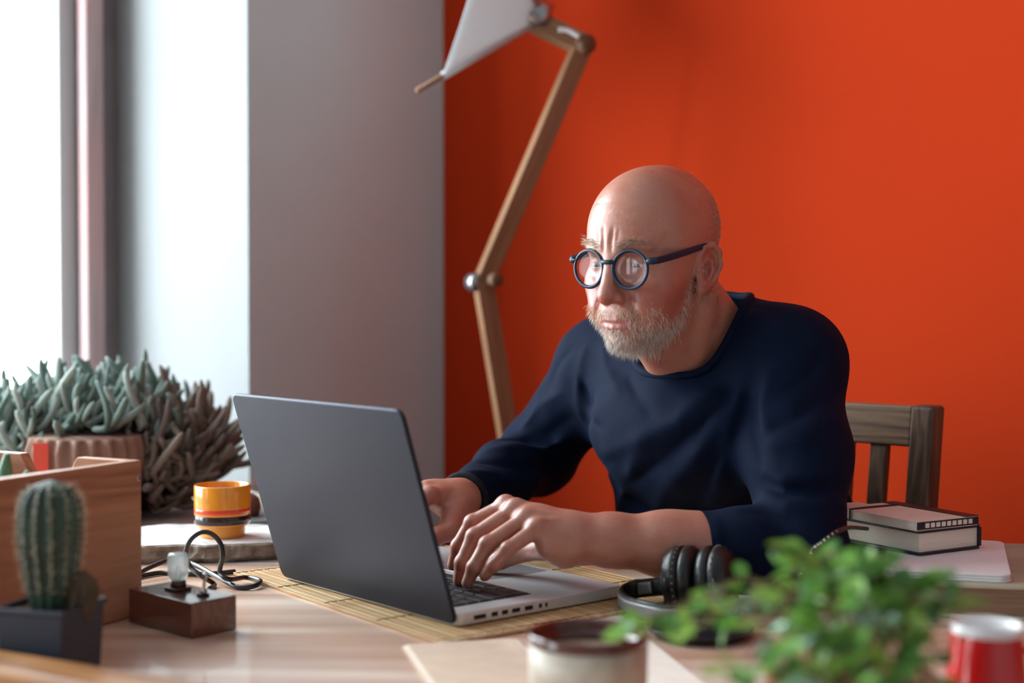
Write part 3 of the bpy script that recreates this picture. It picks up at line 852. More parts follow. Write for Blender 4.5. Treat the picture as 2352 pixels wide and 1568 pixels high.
tag(bk2, 'thick black covered book with cream page edges under kraft notebook', 'book')
zC = zB + 0.0293
nC = T(2106, 1220, zC)
nb_ = empty('kraft_notebook', (nC.x, nC.y, zC), math.radians(29))
tag(nb_, 'pale kraft notebook with dark spine and elastic on top of the books', 'notebook')
NW, NH, NT = 0.098, 0.138, 0.011
obj('cover', box(0, NW, 0, NH, 0, 0.0012), M_kraft_w, nb_)
obj('page_block', box(0.001, NW - 0.002, 0.001, NH - 0.001, 0.0013, NT - 0.0013), M_kraft_w, nb_)
obj('cover', box(0, NW, 0, NH, NT - 0.0012, NT), M_kraft_w, nb_, bevel=0.0004, seg=1)
obj('spine_tape', box(NW - 0.020, NW + 0.0008, -0.0006, NH + 0.0006, NT + 0.0001, NT + 0.0009), M_cover_k, nb_)
obj('spine_edge', box(0.0, NW, -0.0012, -0.0002, 0.0012, NT - 0.001), M_cover_k, nb_)
for i in range(9):
    x = 0.012 + i * (NW - 0.02) / 9
    obj('stitch', box(x, x + 0.006, -0.0018, -0.0011, 0.0032, NT - 0.0025), M_pages, nb_)
bm = bmesh.new(); yy = NH - 0.028
tube(bm, [(-0.0012, yy, 0.0), (-0.0012, yy, NT + 0.0008), (0.02, yy, NT + 0.0012), (NW * 0.5, yy, NT + 0.0012), (NW - 0.021, yy, NT + 0.0012)], 0.0013, n=6)
obj('elastic_band', bm, mat('elastic_brown', lin(70, 44, 44), rough=0.8), nb_)
obj('cover_flap', box(0.004, 0.045, NH - 0.022, NH + 0.010, NT + 0.0002, NT + 0.0022), M_kraft_w, nb_)
# beaded black cord from the books
cd = [T(1770, 1440, TZ + 0.003), T(1805, 1415, TZ + 0.003), P(1838, 1318, 1.50), P(1868, 1262, 1.50), P(1884, 1248, 1.505), P(1906, 1231, 1.515), P(1930, 1217, 1.54), P(1955, 1211, 1.60), P(1992, 1214, 1.67)]
cpts = catmull(cd, 10)
bm = bmesh.new(); tube(bm, cpts, 0.0024, n=8)
co = obj('braided_cord', bm, M_black, None, smooth=True)
co.name = 'braided_cord'; tag(co, 'black braided cord with pale dots running up to the books', 'cord')
bm = bmesh.new(); bmesh.ops.create_icosphere(bm, subdivisions=1, radius=0.0014)
bead0 = None
for i in range(20, len(cpts) - 12, 4):
    if bead0 is None: o = bead0 = obj('bead', bm, M_pages, co, smooth=True)
    else: o = bead0.copy(); COL.objects.link(o); o.parent = co
    o.location = cpts[i] + Vector((0, -0.0018, 0.0008))

# ================================================================== HEADPHONES
M_leather = mat('black_leather', lin(26, 25, 25), rough=0.38, bump=0.3, bscale=160, var=0.2, scale=30)
M_hpmetal = mat('dark_metal', lin(60, 60, 62), rough=0.3, metal=0.8)
M_band = mat('grey_headband', lin(150, 150, 150), rough=0.4, metal=0.5)
hc = T(1608, 1410, TZ); hc = Vector((hc.x, hc.y, TZ))
hp = empty('headphones', hc)
tag(hp, 'black leather over-ear headphones lying beside the laptop', 'headphones')
axd = Vector((0.90, -0.42, 0.06)).normalized()
def cup(center, sgn):
    u, v = frame_from(axd)
    Mb = basis(center, u, axd.cross(u), axd)
    Mb = Mb @ Matrix.Scale(1.08, 4)
    bm = bmesh.new()
    prof = [(0.010, 0.0015), (0.020, 0.0), (0.028, 0.001), (0.0325, 0.006), (0.033, 0.011), (0.031, 0.0145), (0.028, 0.0155)]
    lathe(bm, [(r, sgn * z) for r, z in prof], 48, Mb)
    cu = obj('ear_cushion', bm, M_leather, hp, smooth=True)
    bm = bmesh.new()
    prof = [(0.030, 0.0150), (0.0325, 0.0165), (0.0325, 0.024), (0.029, 0.028), (0.0285, 0.031), (0.022, 0.034), (0.010, 0.0345), (0, 0.0345)]
    lathe(bm, [(0, sgn * 0.0150)] + [(r, sgn * z) for r, z in prof], 48, Mb)
    sh = obj('ear_cup', bm, M_leather, hp, smooth=True)
    bm = bmesh.new()
    for k in range(30):
        a = 2 * math.pi * k / 30
        p = Mb @ Vector((0.0328 * math.cos(a), 0.0328 * math.sin(a), sgn * 0.0185))
        bmesh.ops.create_icosphere(bm, subdivisions=1, radius=0.0011, matrix=Matrix.Translation(p))
    obj('stitching', bm, mat('stitch_grey', lin(120, 118, 112), rough=0.6), sh)
    # wire yoke
    pts = [Mb @ Vector((0.036 * math.cos(a), 0.036 * math.sin(a), sgn * (0.036 - 0.012 * abs(math.cos(a)) ** 2))) for a in [math.radians(x) for x in range(-10, 191, 12)]]
    bm = bmesh.new(); tube(bm, [p for p in pts], 0.0014, n=6); obj('yoke', bm, M_hpmetal, hp, smooth=True)
    return Mb
cc = Vector((0.0, 0.0, 0.0395))
cup(cc - axd * 0.001, -1)
cup(cc + axd * 0.001 , 1)
hl = lambda px, py, z: T(px, py, TZ + z) - hc
band = catmull([cc - axd * 0.030 + Vector((0, 0.012, -0.012)), hl(1545, 1345, 0.030), hl(1500, 1348, 0.024), hl(1455, 1354, 0.018), hl(1428, 1368, 0.014), hl(1440, 1388, 0.012), hl(1490, 1404, 0.012), hl(1550, 1412, 0.012), hl(1610, 1410, 0.012), cc + axd * 0.034 + Vector((0, -0.010, -0.020))], 8)
def strap(pts, half, th):
    bm = bmesh.new(); rings = []
    m = len(pts)
    for i, p in enumerate(pts):
        t = (pts[min(i + 1, m - 1)] - pts[max(i - 1, 0)]).normalized()
        up = Vector((0, 0, 1)); up = (up - t * up.dot(t)).normalized(); sd = t.cross(up)
        rings.append([bm.verts.new(p + up * a * half + sd * b * th) for a, b in ((-1, -1), (-0.6, -1.25), (0.6, -1.25), (1, -1), (1, 1), (0.6, 1.25), (-0.6, 1.25), (-1, 1))])
    for A, B in zip(rings, rings[1:]):
        for k in range(8): bm.faces.new((A[k], A[(k + 1) % 8], B[(k + 1) % 8], B[k]))
    bm.faces.new(rings[0][::-1]); bm.faces.new(rings[-1])
    return bm
hb = obj('headband', strap(band, 0.010, 0.0018), M_leather, hp, smooth=True)
bm = bmesh.new(); 
out = []
for i, p in enumerate(band[16:64]):
    j = i + 16
    t = (band[min(j + 1, len(band) - 1)] - band[j - 1]).normalized(); sd = t.cross(Vector((0, 0, 1))).normalized()
    out.append(p + sd * 0.0028 if (p + sd * 0.0028 - cc).length > (p - sd * 0.0028 - cc).length else p - sd * 0.0028)
o = obj('headband_trim', strap(out, 0.0065, 0.0010), M_band, hb, smooth=True)

# ================================================================== BLACK DISH
M_dish = mat('black_dish', lin(18, 22, 28), rough=0.35)
dp = T(1608, 1460, TZ)
bm = bmesh.new(); lathe(bm, [(0, 0.0005), (0.040, 0.0005), (0.052, 0.006), (0.0545, 0.010), (0.0535, 0.0108), (0.050, 0.008), (0.039, 0.004), (0, 0.004)], 56)
di = obj('black_dish', bm, M_dish, None, smooth=True); di.location = (dp.x, dp.y, TZ)
tag(di, 'shallow round black dish on table in front of the headphones', 'dish')
# ================================================================== IMPLICIT-SURFACE ENGINE (sparse surface nets)
def V3(a): return np.array((a[0], a[1], a[2]), dtype=np.float32)
def smin(a, b, k):
    h = np.clip(0.5 + 0.5 * (b - a) / k, 0, 1)
    return b + (a - b) * h - k * h * (1 - h)
class Field:
    """ordered smooth-union / smooth-subtract / displace items, each with a bounding sphere"""
    def __init__(self, R=None, o=None, s=1.0):
        self.items = []; self.s = s; self.R = None if R is None else np.array(R, dtype=np.float32); self.o = None if o is None else V3(o)
    def add(self, op, f, c, rad, k=0.01): self.items.append((op, f, V3(c), float(rad), float(k)))
    def ev(self, p, c, h):
        if self.R is not None:
            p = ((p - self.o) @ self.R) / self.s; c = ((c - self.o) @ self.R) / self.s; h = h / self.s
        d = np.full(len(p), 0.5, dtype=np.float32)
        for op, f, ic, ir, k in self.items:
            dist = float(np.linalg.norm(c - ic))
            if op == 'g':
                if dist > ir + h + 0.06: 
                    continue
                d = smin(d, f.ev(p, c, h), k); continue
            if dist > ir + h + 0.045: continue
            v = f(p)
            if op == 'u': d = smin(d, v, k)
            elif op == 's': d = -smin(-d, v, k)
            elif op == 'd': d = d - v
        return d * self.s if self.s != 1.0 else d
    # primitives
    def sph(self, c, r, k=0.01, op='u'):
        c_ = V3(c); self.add(op, lambda p: np.linalg.norm(p - c_, axis=1) - r, c, r, k)
    def ell(self, c, r, k=0.01, op='u', rot=None):
        c_ = V3(c); r_ = V3(r); i1 = 1 / r_; i2 = 1 / (r_ * r_)
        Rm = None if rot is None else np.array(rot, dtype=np.float32)
        def f(p):
            q = p - c_
            if Rm is not None: q = q @ Rm
            k0 = np.sqrt(((q * i1) ** 2).sum(1)); k1 = np.sqrt(((q * i2) ** 2).sum(1)) + 1e-6
            return np.maximum(k0 * (k0 - 1) / k1, -float(r_.min()))
        self.add(op, f, c, float(r_.max()), k)
    def cap(self, a, b, ra, rb, k=0.01, op='u'):
        a_, b_ = V3(a), V3(b); ba = b_ - a_; bb = float(ba @ ba) + 1e-12
        def f(p):
            t = np.clip(((p - a_) @ ba) / bb, 0, 1)
            return np.linalg.norm(p - a_ - t[:, None] * ba, axis=1) - (ra + (rb - ra) * t)
        self.add(op, f, (a_ + b_) / 2, math.sqrt(bb) / 2 + max(ra, rb), k)
    def ridge(self, pts, amp, sig, sharp=False):
        """raise (amp>0) or press (amp<0) the surface along a polyline"""
        pts = [V3(p) for p in pts]; c = sum(pts) / len(pts); rad = max(np.linalg.norm(p - c) for p in pts) + 2.2 * sig
        def f(p):
            dm = np.full(len(p), 1e9, dtype=np.float32); tm = np.zeros(len(p), dtype=np.float32)
            n = len(pts) - 1
            for i in range(n):
                ba = pts[i + 1] - pts[i]; bb = float(ba @ ba) + 1e-12
                t = np.clip(((p - pts[i]) @ ba) / bb, 0, 1)
                q = ((p - pts[i] - t[:, None] * ba) ** 2).sum(1)
                m = q < dm
                dm = np.where(m, q, dm); tm = np.where(m, (i + t) / n, tm)
            prof_ = np.exp(-np.sqrt(dm + (0.18 * sig) ** 2) / (0.62 * sig)) * 1.34 if sharp else np.exp(-dm / (sig * sig))
            return amp * prof_ * np.sqrt(np.clip(4 * tm * (1 - tm), 0, 1) + 0.08)
        self.items.append(('d', f, c, float(rad), 0.0))
def polygonise(field, lo, hi, vox, B=28):
    lo = np.array(lo, dtype=np.float64); hi = np.array(hi, dtype=np.float64)
    nb = np.ceil((hi - lo) / (vox * B)).astype(int)
    hd = vox * B * math.sqrt(3) / 2
    g = np.arange(B + 1)
    gi = np.stack(np.meshgrid(g, g, g, indexing='ij'), -1).reshape(-1, 3)
    NN = 4096
    ids_all, pos_all, quads_all = [], [], []
    n1 = B + 1
    for bi in range(nb[0]):
        for bj in range(nb[1]):
            for bk in range(nb[2]):
                o_i = np.array((bi, bj, bk)) * B
                org = lo + o_i * vox
                c = (org + vox * B / 2).astype(np.float32)
                dc = float(field.ev(c[None, :], c, hd)[0])
                if abs(dc) > hd * 1.25 + 0.012: continue
                p = (org + gi * vox).astype(np.float32)
                d = field.ev(p, c, hd).reshape(n1, n1, n1)
                s = d < 0
                if s.all() or not s.any(): continue
                # cells
                cnt = np.zeros((B, B, B), dtype=np.float32); acc = np.zeros((B, B, B, 3), dtype=np.float32)
                for ax_ in range(3):
                    sl0 = [slice(None)] * 3; sl1 = [slice(None)] * 3
                    sl0[ax_] = slice(0, B); sl1[ax_] = slice(1, n1)
                    a, b = d[tuple(sl0)], d[tuple(sl1)]
                    cr_ = (a < 0) != (b < 0)
                    t = np.where(cr_, a / np.where(cr_, a - b, 1), 0)
                    oth = [q for q in range(3) if q != ax_]
                    for e0 in (0, 1):
                        for e1 in (0, 1):
                            ss = [slice(None)] * 3
                            ss[oth[0]] = slice(e0, e0 + B); ss[oth[1]] = slice(e1, e1 + B)
                            cc_ = cr_[tuple(ss)]; tt = t[tuple(ss)]
                            cnt += cc_
                            acc[..., ax_] += np.where(cc_, tt, 0)
                            acc[..., oth[0]] += np.where(cc_, e0, 0)
                            acc[..., oth[1]] += np.where(cc_, e1, 0)
                    # quads for owned edges (corner index 0..B-1 in every axis)
                    own = cr_[:B, :B, :B]
                    I = np.argwhere(own)
                    if len(I):
                        neg = (a[:B, :B, :B] < 0)[own]
                        G = I + o_i + 8
                        u1 = np.zeros(3, int); u1[oth[0]] = 1
                        u2 = np.zeros(3, int); u2[oth[1]] = 1
                        q4 = [G - u1 - u2, G - u2, G, G - u1]
                        q4 = np.stack([(x[:, 0] * NN + x[:, 1]) * NN + x[:, 2] for x in q4], 1)
                        flip = neg if ax_ != 1 else ~neg
                        q4[~flip] = q4[~flip][:, ::-1]
                        quads_all.append(q4)
                m = cnt > 0
                I = np.argwhere(m)
                pos = acc[m] / cnt[m][:, None] + I
                G = I + o_i + 8
                ids_all.append((G[:, 0] * NN + G[:, 1]) * NN + G[:, 2]); pos_all.append(org + pos * vox)
    ids = np.concatenate(ids_all); pos = np.concatenate(pos_all); Q = np.concatenate(quads_all)
    order = np.argsort(ids); ids = ids[order]; pos = pos[order]
    idx = np.searchsorted(ids, Q); idx = np.clip(idx, 0, len(ids) - 1)
    ok = (ids[idx] == Q).all(1)
    return pos, idx[ok]
def np_mesh(name, V, Q):
    me = bpy.data.meshes.new(name)
    n, m = len(V), len(Q)
    me.vertices.add(n); me.vertices.foreach_set('co', np.ascontiguousarray(V, dtype=np.float32).ravel())
    me.loops.add(m * 4); me.loops.foreach_set('vertex_index', np.ascontiguousarray(Q, dtype=np.int32).ravel())
    me.polygons.add(m); me.polygons.foreach_set('loop_start', np.arange(0, m * 4, 4, dtype=np.int32))
    me.polygons.foreach_set('use_smooth', np.ones(m, dtype=bool))
    me.update(calc_edges=True); me.validate()
    return me
def relax(V, Q, it=2, lam=0.5):
    V = V.copy()
    for _ in range(it):
        acc = np.zeros_like(V); cnt = np.zeros(len(V))
        for i in range(4):
            for j in (1, 3):
                np.add.at(acc, Q[:, i], V[Q[:, (i + j) % 4]]); np.add.at(cnt, Q[:, i], 1)
        V = V + lam * (acc / np.maximum(cnt, 1)[:, None] - V)
    return V
def vcol(me, name, cols):
    at = me.color_attributes.new(name, 'FLOAT_COLOR', 'POINT')
    c4 = np.ones((len(cols), 4), dtype=np.float32); c4[:, :cols.shape[1]] = cols
    at.data.foreach_set('color', c4.ravel())
def trace(field, px, py, d0=1.2, d1=2.6):
    """first surface point along the view ray"""
    r = ray(px, py); d = d0
    for _ in range(400):
        p = V3(CAM + r * d); v = float(field.ev(p[None, :], p, 0.0)[0])
        if v < 0.0006: break
        d += 0.012 if v > 0.03 else max(0.0008, v * 0.6)
        if d > d1: break
    return CAM + r * d

# ================================================================== THE MAN: joints
SL = P(1822, 836, 1.755); EL = P(1842, 1272, 1.625); WL = P(1318, 1234, 1.605)
SR = P(1382, 842, 1.985); ER = P(1236, 1046, 2.115); WR = P(1052, 1150, 1.835)
fB = Vector((-0.707, -0.707, 0)); rB = Vector((-0.707, 0.707, 0)); zB_ = Vector((0, 0, 1))
Hc_ = Vector((0.405, 2.085, 0.50)); Uc = Vector((0.240, 1.895, 0.985))
axT = (Uc - Hc_).normalized()
fT = (fB - axT * fB.dot(axT)).normalized(); rT = fT.cross(axT).normalized()
RT = np.array([[rT.x, fT.x, axT.x], [rT.y, fT.y, axT.y], [rT.z, fT.z, axT.z]])
# head frame: x = his right, y = face, z = crown
HY, HPt, HRl = math.radians(41.5), math.radians(8.0), math.radians(-2.0)
Fh = Vector((-math.sin(HY), -math.cos(HY), 0)); Xh = Fh.cross(Vector((0, 0, 1)))
Yh = Fh * math.cos(HPt) - Vector((0, 0, 1)) * math.sin(HPt); Zh = Xh.cross(Yh)
_r = Matrix.Rotation(HRl, 3, Yh); Xh = _r @ Xh; Zh = _r @ Zh
HS = 0.905
HC = P(1507, 606, 1.745)
RH = np.array([[Xh.x, Yh.x, Zh.x], [Xh.y, Yh.y, Zh.y], [Xh.z, Yh.z, Zh.z]])
def hw(x, y, z): return HC + (Xh * x + Yh * y + Zh * z) * HS

# ---------------------------------------------------------------- head field (head space, metres)
H = Field(RH, HC, HS)
H.ell((0, -0.0065, 0.046), (0.0770, 0.1010, 0.0865), 0.01)
H.ell((0, 0.030, 0.040), (0.0655, 0.0690, 0.0760), 0.03)
H.ell((0, 0.030, -0.028), (0.0610, 0.0660, 0.0640), 0.03)
H.ell((0, 0.026, -0.062), (0.0515, 0.0600, 0.0360), 0.025)
H.ell((0, 0.077, -0.091), (0.0230, 0.0220, 0.0180), 0.024)
for s in (-1, 1):
    H.ell((s * 0.047, 0.058, -0.020), (0.024, 0.026, 0.022), 0.022)
    H.ell((s * 0.033, 0.066, -0.052), (0.026, 0.026, 0.026), 0.020)
    H.cap((s * 0.012, 0.0935, 0.0330), (s * 0.042, 0.081, 0.0330), 0.0085, 0.007, 0.014)     # brow
    H.ell((s * 0.034, 0.1020, 0.0100), (0.0185, 0.0165, 0.0115), 0.010, 's')                 # socket
H.ell((0, 0.075, -0.060), (0.030, 0.0275, 0.024), 0.016)                                       # muzzle
# nose
H.cap((0, 0.0950, 0.024), (0, 0.1110, -0.022), 0.0078, 0.0110, 0.012)
H.sph((0, 0.1122, -0.0285), 0.0128, 0.007)
for s in (-1, 1):
    H.ell((s * 0.0125, 0.1010, -0.0325), (0.0080, 0.0105, 0.0085), 0.006)
    H.ell((s * 0.0068, 0.1070, -0.0420), (0.0040, 0.0060, 0.0040), 0.003, 's')
    # eyelids
    H.sph((s * 0.0325, 0.0775, 0.0100), 0.0140, 0.004)
def hsurf(x, z, dy=0.0):
    """point on the face surface in front of (x, z), head space"""
    y = 0.150
    while y > 0.02:
        p = V3(hw(x, y, z))
        v = float(H.ev(p[None, :], p, 0.0)[0]) / HS
        if v < 0.0004: break
        y -= max(0.0006, min(v, 0.02) * 0.5)
    return (x, y + dy, z)
def crease(pts, amp, sig_): H.ridge([hsurf(x, z) for x, z in pts], amp, sig_)
_cr = []
for s in (-1, 1):
    _cr += [([(s * 0.0185, -0.026), (s * 0.0255, -0.038), (s * 0.0315, -0.052), (s * 0.034, -0.062)], -0.0036, 0.0050),
            ([(s * 0.022, -0.004), (s * 0.033, -0.0085), (s * 0.046, -0.004)], -0.0018, 0.0034),
            ([(s * 0.021, -0.011), (s * 0.034, -0.0160), (s * 0.047, -0.009)], 0.0013, 0.0050),
            ([(s * 0.0065, 0.028), (s * 0.0070, 0.044), (s * 0.0085, 0.060)], -0.0026, 0.0024),
            ([(s * 0.0150, 0.038), (s * 0.0165, 0.056)], -0.0012, 0.0026),
            ([(s * 0.066, 0.030), (s * 0.066, 0.050)], -0.0022, 0.016),
            ([(s * 0.050, 0.014), (s * 0.060, 0.018)], -0.0009, 0.0018), ([(s * 0.051, 0.007), (s * 0.061, 0.005)], -0.0009, 0.0018), ([(s * 0.050, 0.000), (s * 0.060, -0.006)], -0.0009, 0.0018),
            ([(s * 0.034, -0.072), (s * 0.031, -0.082), (s * 0.026, -0.090)], -0.0018, 0.0050)]
for z_ in (0.062, 0.076, 0.090):
    _cr.append(([(-0.046, z_ - 0.004), (-0.02, z_), (0.02, z_ + 0.001), (0.046, z_ - 0.003)], -0.0008, 0.0026))
_cr.append(([(0, 0.036), (0, 0.054)], 0.0013, 0.0035))
_cr.append(([(-0.014, -0.0800), (0, -0.0800), (0.014, -0.0800)], -0.0026, 0.0050))
_cr = [([hsurf(x, z) for x, z in pts], a, g) for pts, a, g in _cr]
_lipl = [hsurf(x, z) for x, z in ((-0.029, -0.0672), (-0.014, -0.0655), (0, -0.0660), (0.014, -0.0655), (0.029, -0.0672))]
_lu = [hsurf(x, z, -0.0018) for x, z in ((-0.026, -0.0650), (-0.006, -0.0615), (0, -0.0625), (0.006, -0.0615), (0.026, -0.0650))]
_ll = [hsurf(x, z, -0.0022) for x, z in ((-0.022, -0.0695), (-0.010, -0.0712), (0, -0.0715), (0.010, -0.0712), (0.022, -0.0695))]
for pts, a, g in _cr: H.ridge(pts, a, g)
for a_, b_, r0, r1 in zip(_lu, _lu[1:], (0.0020, 0.0034, 0.0031, 0.0034), (0.0034, 0.0031, 0.0034, 0.0020)): H.cap(a_, b_, r0, r1, 0.003)
for a_, b_, r0, r1 in zip(_ll, _ll[1:], (0.0024, 0.0040, 0.0042, 0.0040), (0.0040, 0.0042, 0.0040, 0.0024)): H.cap(a_, b_, r0, r1, 0.003)
H.ridge([(x, y + 0.0012, z) for x, y, z in _lipl], -0.0040, 0.0017)
for s in (-1, 1):
    H.ell((s * 0.0330, 0.0915, 0.0090), (0.0125, 0.0065, 0.0024), 0.0012, 's')
    H.ridge([(s * 0.022, 0.0905, 0.0150), (s * 0.033, 0.0920, 0.0175), (s * 0.044, 0.0850, 0.0140)], -0.0014, 0.0022)
# ears
for s in (-1, 1):
    er = Matrix.Rotation(math.radians(s * 9), 3, 'Z') @ Matrix.Rotation(math.radians(10), 3, 'X')
    E = lambda x, y, z: er @ Vector((s * x, y, z)) + Vector((s * 0.0690, -0.003, -0.005))
    erm = np.array(er)
    H.ell(E(0.0055, -0.007, 0.002), (0.0065, 0.0205, 0.0318), 0.006, 'u', erm)
    H.ell(E(0.004, -0.002, -0.026), (0.0058, 0.0095, 0.0120), 0.006, 'u', erm)
    rim = [E(0.006, 0.010, 0.012), E(0.009, 0.006, 0.026), E(0.011, -0.008, 0.032), E(0.012, -0.021, 0.024), E(0.0125, -0.0245, 0.006), E(0.010, -0.019, -0.012), E(0.007, -0.012, -0.022)]
    for a_, b_ in zip(rim, rim[1:]): H.cap(a_, b_, 0.0042, 0.0040, 0.003)
    H.ell(E(0.0105, -0.004, -0.003), (0.0060, 0.0075, 0.0110), 0.003, 's', erm)          # concha
    H.ridge([E(0.011, -0.003, 0.020), E(0.012, -0.0150, 0.017), E(0.012, -0.0185, 0.003), E(0.011, -0.014, -0.010)], -0.0028, 0.0030)
    anti = [E(0.009, 0.000, 0.014), E(0.0105, -0.0105, 0.010), E(0.0105, -0.0130, -0.002), E(0.009, -0.009, -0.013)]
    for a_, b_ in zip(anti, anti[1:]): H.cap(a_, b_, 0.0026, 0.0026, 0.003)
    H.ell(E(0.006, 0.0085, -0.005), (0.0045, 0.0045, 0.0065), 0.004, 'u', erm)           # tragus

# ---------------------------------------------------------------- collar ring
c_back = P(1676, 668, 1.855); c_front = P(1510, 862, 1.772)
RC = (c_back + c_front) / 2
rf = (c_front - c_back); half_fb = rf.length / 2; rf.normalize()
rr_ = rB - rf * rB.dot(rf); rr_.normalize()
rn = rr_.cross(rf); 
if rn.z < 0: rn = -rn
def collar_pt(a, out=0.0):
    return RC + rf * (math.cos(a) * (half_fb + out)) + rr_ * (math.sin(a) * (0.073 + out))

# ---------------------------------------------------------------- body field (skin)
BODY = Field()
BODY.add('g', H, HC, 0.16, 0.02)
nk_top = hw(0, -0.034, -0.045); nk_bot = RC - rn * 0.05 - rf * 0.012
BODY.cap(nk_top, nk_bot, 0.0545, 0.062, 0.022)
BODY.cap(hw(0.0, 0.012, -0.075), RC - rn * 0.04 + rf * 0.045, 0.036, 0.040, 0.02)              # throat
for s in (-1, 1):                                                                               # neck tendons
    BODY.cap(hw(s * 0.060, -0.030, -0.045), RC - rn * 0.035 + rf * 0.066 - rr_ * (s * -0.016), 0.013, 0.009, 0.016)
BODY.cap(RC - rn * 0.02 + rf * 0.06, hw(0, 0.045, -0.085), 0.016, 0.020, 0.016)
BODY.ell(Uc - axT * 0.045, (0.160, 0.100, 0.130), 0.04, 'u', RT)
BODY.ell(Hc_.lerp(Uc, 0.5), (0.140, 0.095, 0.22), 0.04, 'u', RT)
BODY.cap(SL + Vector((0, 0, -0.005)), SR + Vector((0, 0, -0.005)), 0.048, 0.048, 0.03)
BODY.cap(SL, EL, 0.042, 0.030, 0.02)
BODY.cap(SR, ER, 0.042, 0.034, 0.02)
# left forearm: thick near the elbow, oval wrist
fa = lambda t: EL.lerp(WL, t)
BODY.cap(EL, fa(0.28), 0.030, 0.030, 0.02)
BODY.cap(fa(0.28), fa(0.46), 0.030, 0.0355, 0.02)
BODY.cap(fa(0.46), fa(0.60), 0.0355, 0.0345, 0.02)
BODY.cap(fa(0.60), fa(0.84), 0.0345, 0.0275, 0.02)
BODY.cap(fa(0.84), WL, 0.0275, 0.0240, 0.02)
fr_ = lambda t: ER.lerp(WR, t)
BODY.cap(ER, fr_(0.3), 0.034, 0.034, 0.02)
BODY.cap(fr_(0.3), WR, 0.034, 0.0235, 0.02)

# ---------------------------------------------------------------- hands
def finger(Fd, pts, rs, k=0.0035):
    for (a, b, ra, rb) in zip(pts, pts[1:], rs, rs[1:]): Fd.cap(a, b, ra, rb, k)
hl_idx = [P(1162, 1163, 1.645), P(1085, 1200, 1.645), P(1052, 1254, 1.650), P(1040, 1297, 1.655)]
hl_mid = [P(1184, 1172, 1.622), P(1090, 1232, 1.615), P(1062, 1292, 1.610), P(1054, 1332, 1.612)]
hl_rng = [P(1210, 1192, 1.602), P(1120, 1250, 1.588), P(1089, 1303, 1.582), P(1074, 1338, 1.584)]
hl_pky = [P(1233, 1214, 1.586), P(1167, 1261, 1.572), P(1134, 1298, 1.570), P(1113, 1323, 1.572)]
hl_thb = [P(1285, 1244, 1.640), P(1215, 1262, 1.665), P(1150, 1285, 1.685), P(1105, 1306, 1.690)]
HL = Field()
for pts, w in ((hl_idx, 1.02), (hl_mid, 1.05), (hl_rng, 1.0), (hl_pky, 0.9)):
    HL.cap(WL.lerp(pts[0], 0.12), pts[0], 0.0200, 0.0112 * w, 0.012)
HL.cap(WL, hl_mid[0].lerp(hl_rng[0], 0.5).lerp(WL, 0.35), 0.0230, 0.0190, 0.012)
HL.cap(WL + Vector((-0.012, -0.012, -0.018)), hl_pky[0] + Vector((0.012, -0.004, -0.020)), 0.0150, 0.0130, 0.014)    # heel of the hand
HL.cap(WL + Vector((-0.01, 0.012, -0.012)), hl_thb[1], 0.0170, 0.0130, 0.012)
# web that joins the knuckles
for a_, b_ in ((hl_idx, hl_mid), (hl_mid, hl_rng), (hl_rng, hl_pky)):
    HL.cap(a_[0].lerp(a_[1], 0.10), b_[0].lerp(b_[1], 0.10), 0.0085, 0.0085, 0.006)
for pts, w in ((hl_idx, 1.0), (hl_mid, 1.04), (hl_rng, 1.0), (hl_pky, 0.88)):
    finger(HL, pts, [0.0108 * w, 0.0094 * w, 0.0082 * w, 0.0068 * w])
    for j, a_ in ((1, 0.0100), (2, 0.0086)): HL.sph(pts[j], a_ * w, 0.003)
    HL.sph(pts[0] + Vector((0.0, -0.002, 0.003)), 0.0112 * w, 0.006)
finger(HL, hl_thb[1:], [0.0128, 0.0112, 0.0085], 0.004)
# tendons on the back of the hand
for pts in (hl_idx, hl_mid, hl_rng, hl_pky):
    HL.ridge([pts[0] + Vector((0, -0.006, 0.010)), pts[0].lerp(WL, 0.35) + Vector((0, -0.010, 0.016)), pts[0].lerp(WL, 0.7) + Vector((0, -0.01, 0.018))], 0.0014, 0.0045)
BODY.add('g', HL, (WL + hl_mid[2]) / 2, 0.115, 0.016)
hr_w = WR
hr_idx = [P(985, 1138, 1.785), P(950, 1165, 1.765), P(930, 1215, 1.755), P(922, 1255, 1.750)]
hr_mid = [P(978, 1128, 1.808), P(938, 1155, 1.785), P(915, 1205, 1.770), P(905, 1250, 1.765)]
hr_rng = [P(975, 1128, 1.830), P(932, 1158, 1.810), P(905, 1205, 1.800), P(895, 1245, 1.795)]
hr_pky = [P(978, 1135, 1.848), P(938, 1165, 1.835), P(915, 1205, 1.825), P(905, 1235, 1.822)]
hr_thb = [P(1046, 1180, 1.795), P(1032, 1218, 1.768), P(1000, 1232, 1.750), P(968, 1242, 1.742)]
HR = Field()
for pts, w in ((hr_idx, 1.02), (hr_mid, 1.05), (hr_rng, 1.0), (hr_pky, 0.9)):
    HR.cap(WR.lerp(pts[0], 0.12), pts[0], 0.0200, 0.0112 * w, 0.012)
    finger(HR, pts, [0.0108 * w, 0.0094 * w, 0.0082 * w, 0.0068 * w])
    HR.sph(pts[0], 0.0116 * w, 0.006)
HR.cap(WR, hr_mid[0].lerp(hr_rng[0], 0.5).lerp(WR, 0.3), 0.0235, 0.0180, 0.012)
HR.cap(WR.lerp(hr_thb[0], 0.6), hr_thb[1], 0.0180, 0.0140, 0.010)
finger(HR, hr_thb[1:], [0.0130, 0.0112, 0.0085], 0.004)
BODY.add('g', HR, (WR + hr_mid[2]) / 2, 0.115, 0.014)

bodyV, bodyQ = polygonise(BODY, (-0.20, 1.50, 0.50), (0.56, 2.34, 1.36), 0.0018)
bodyV = relax(bodyV, bodyQ, 1, 0.4)
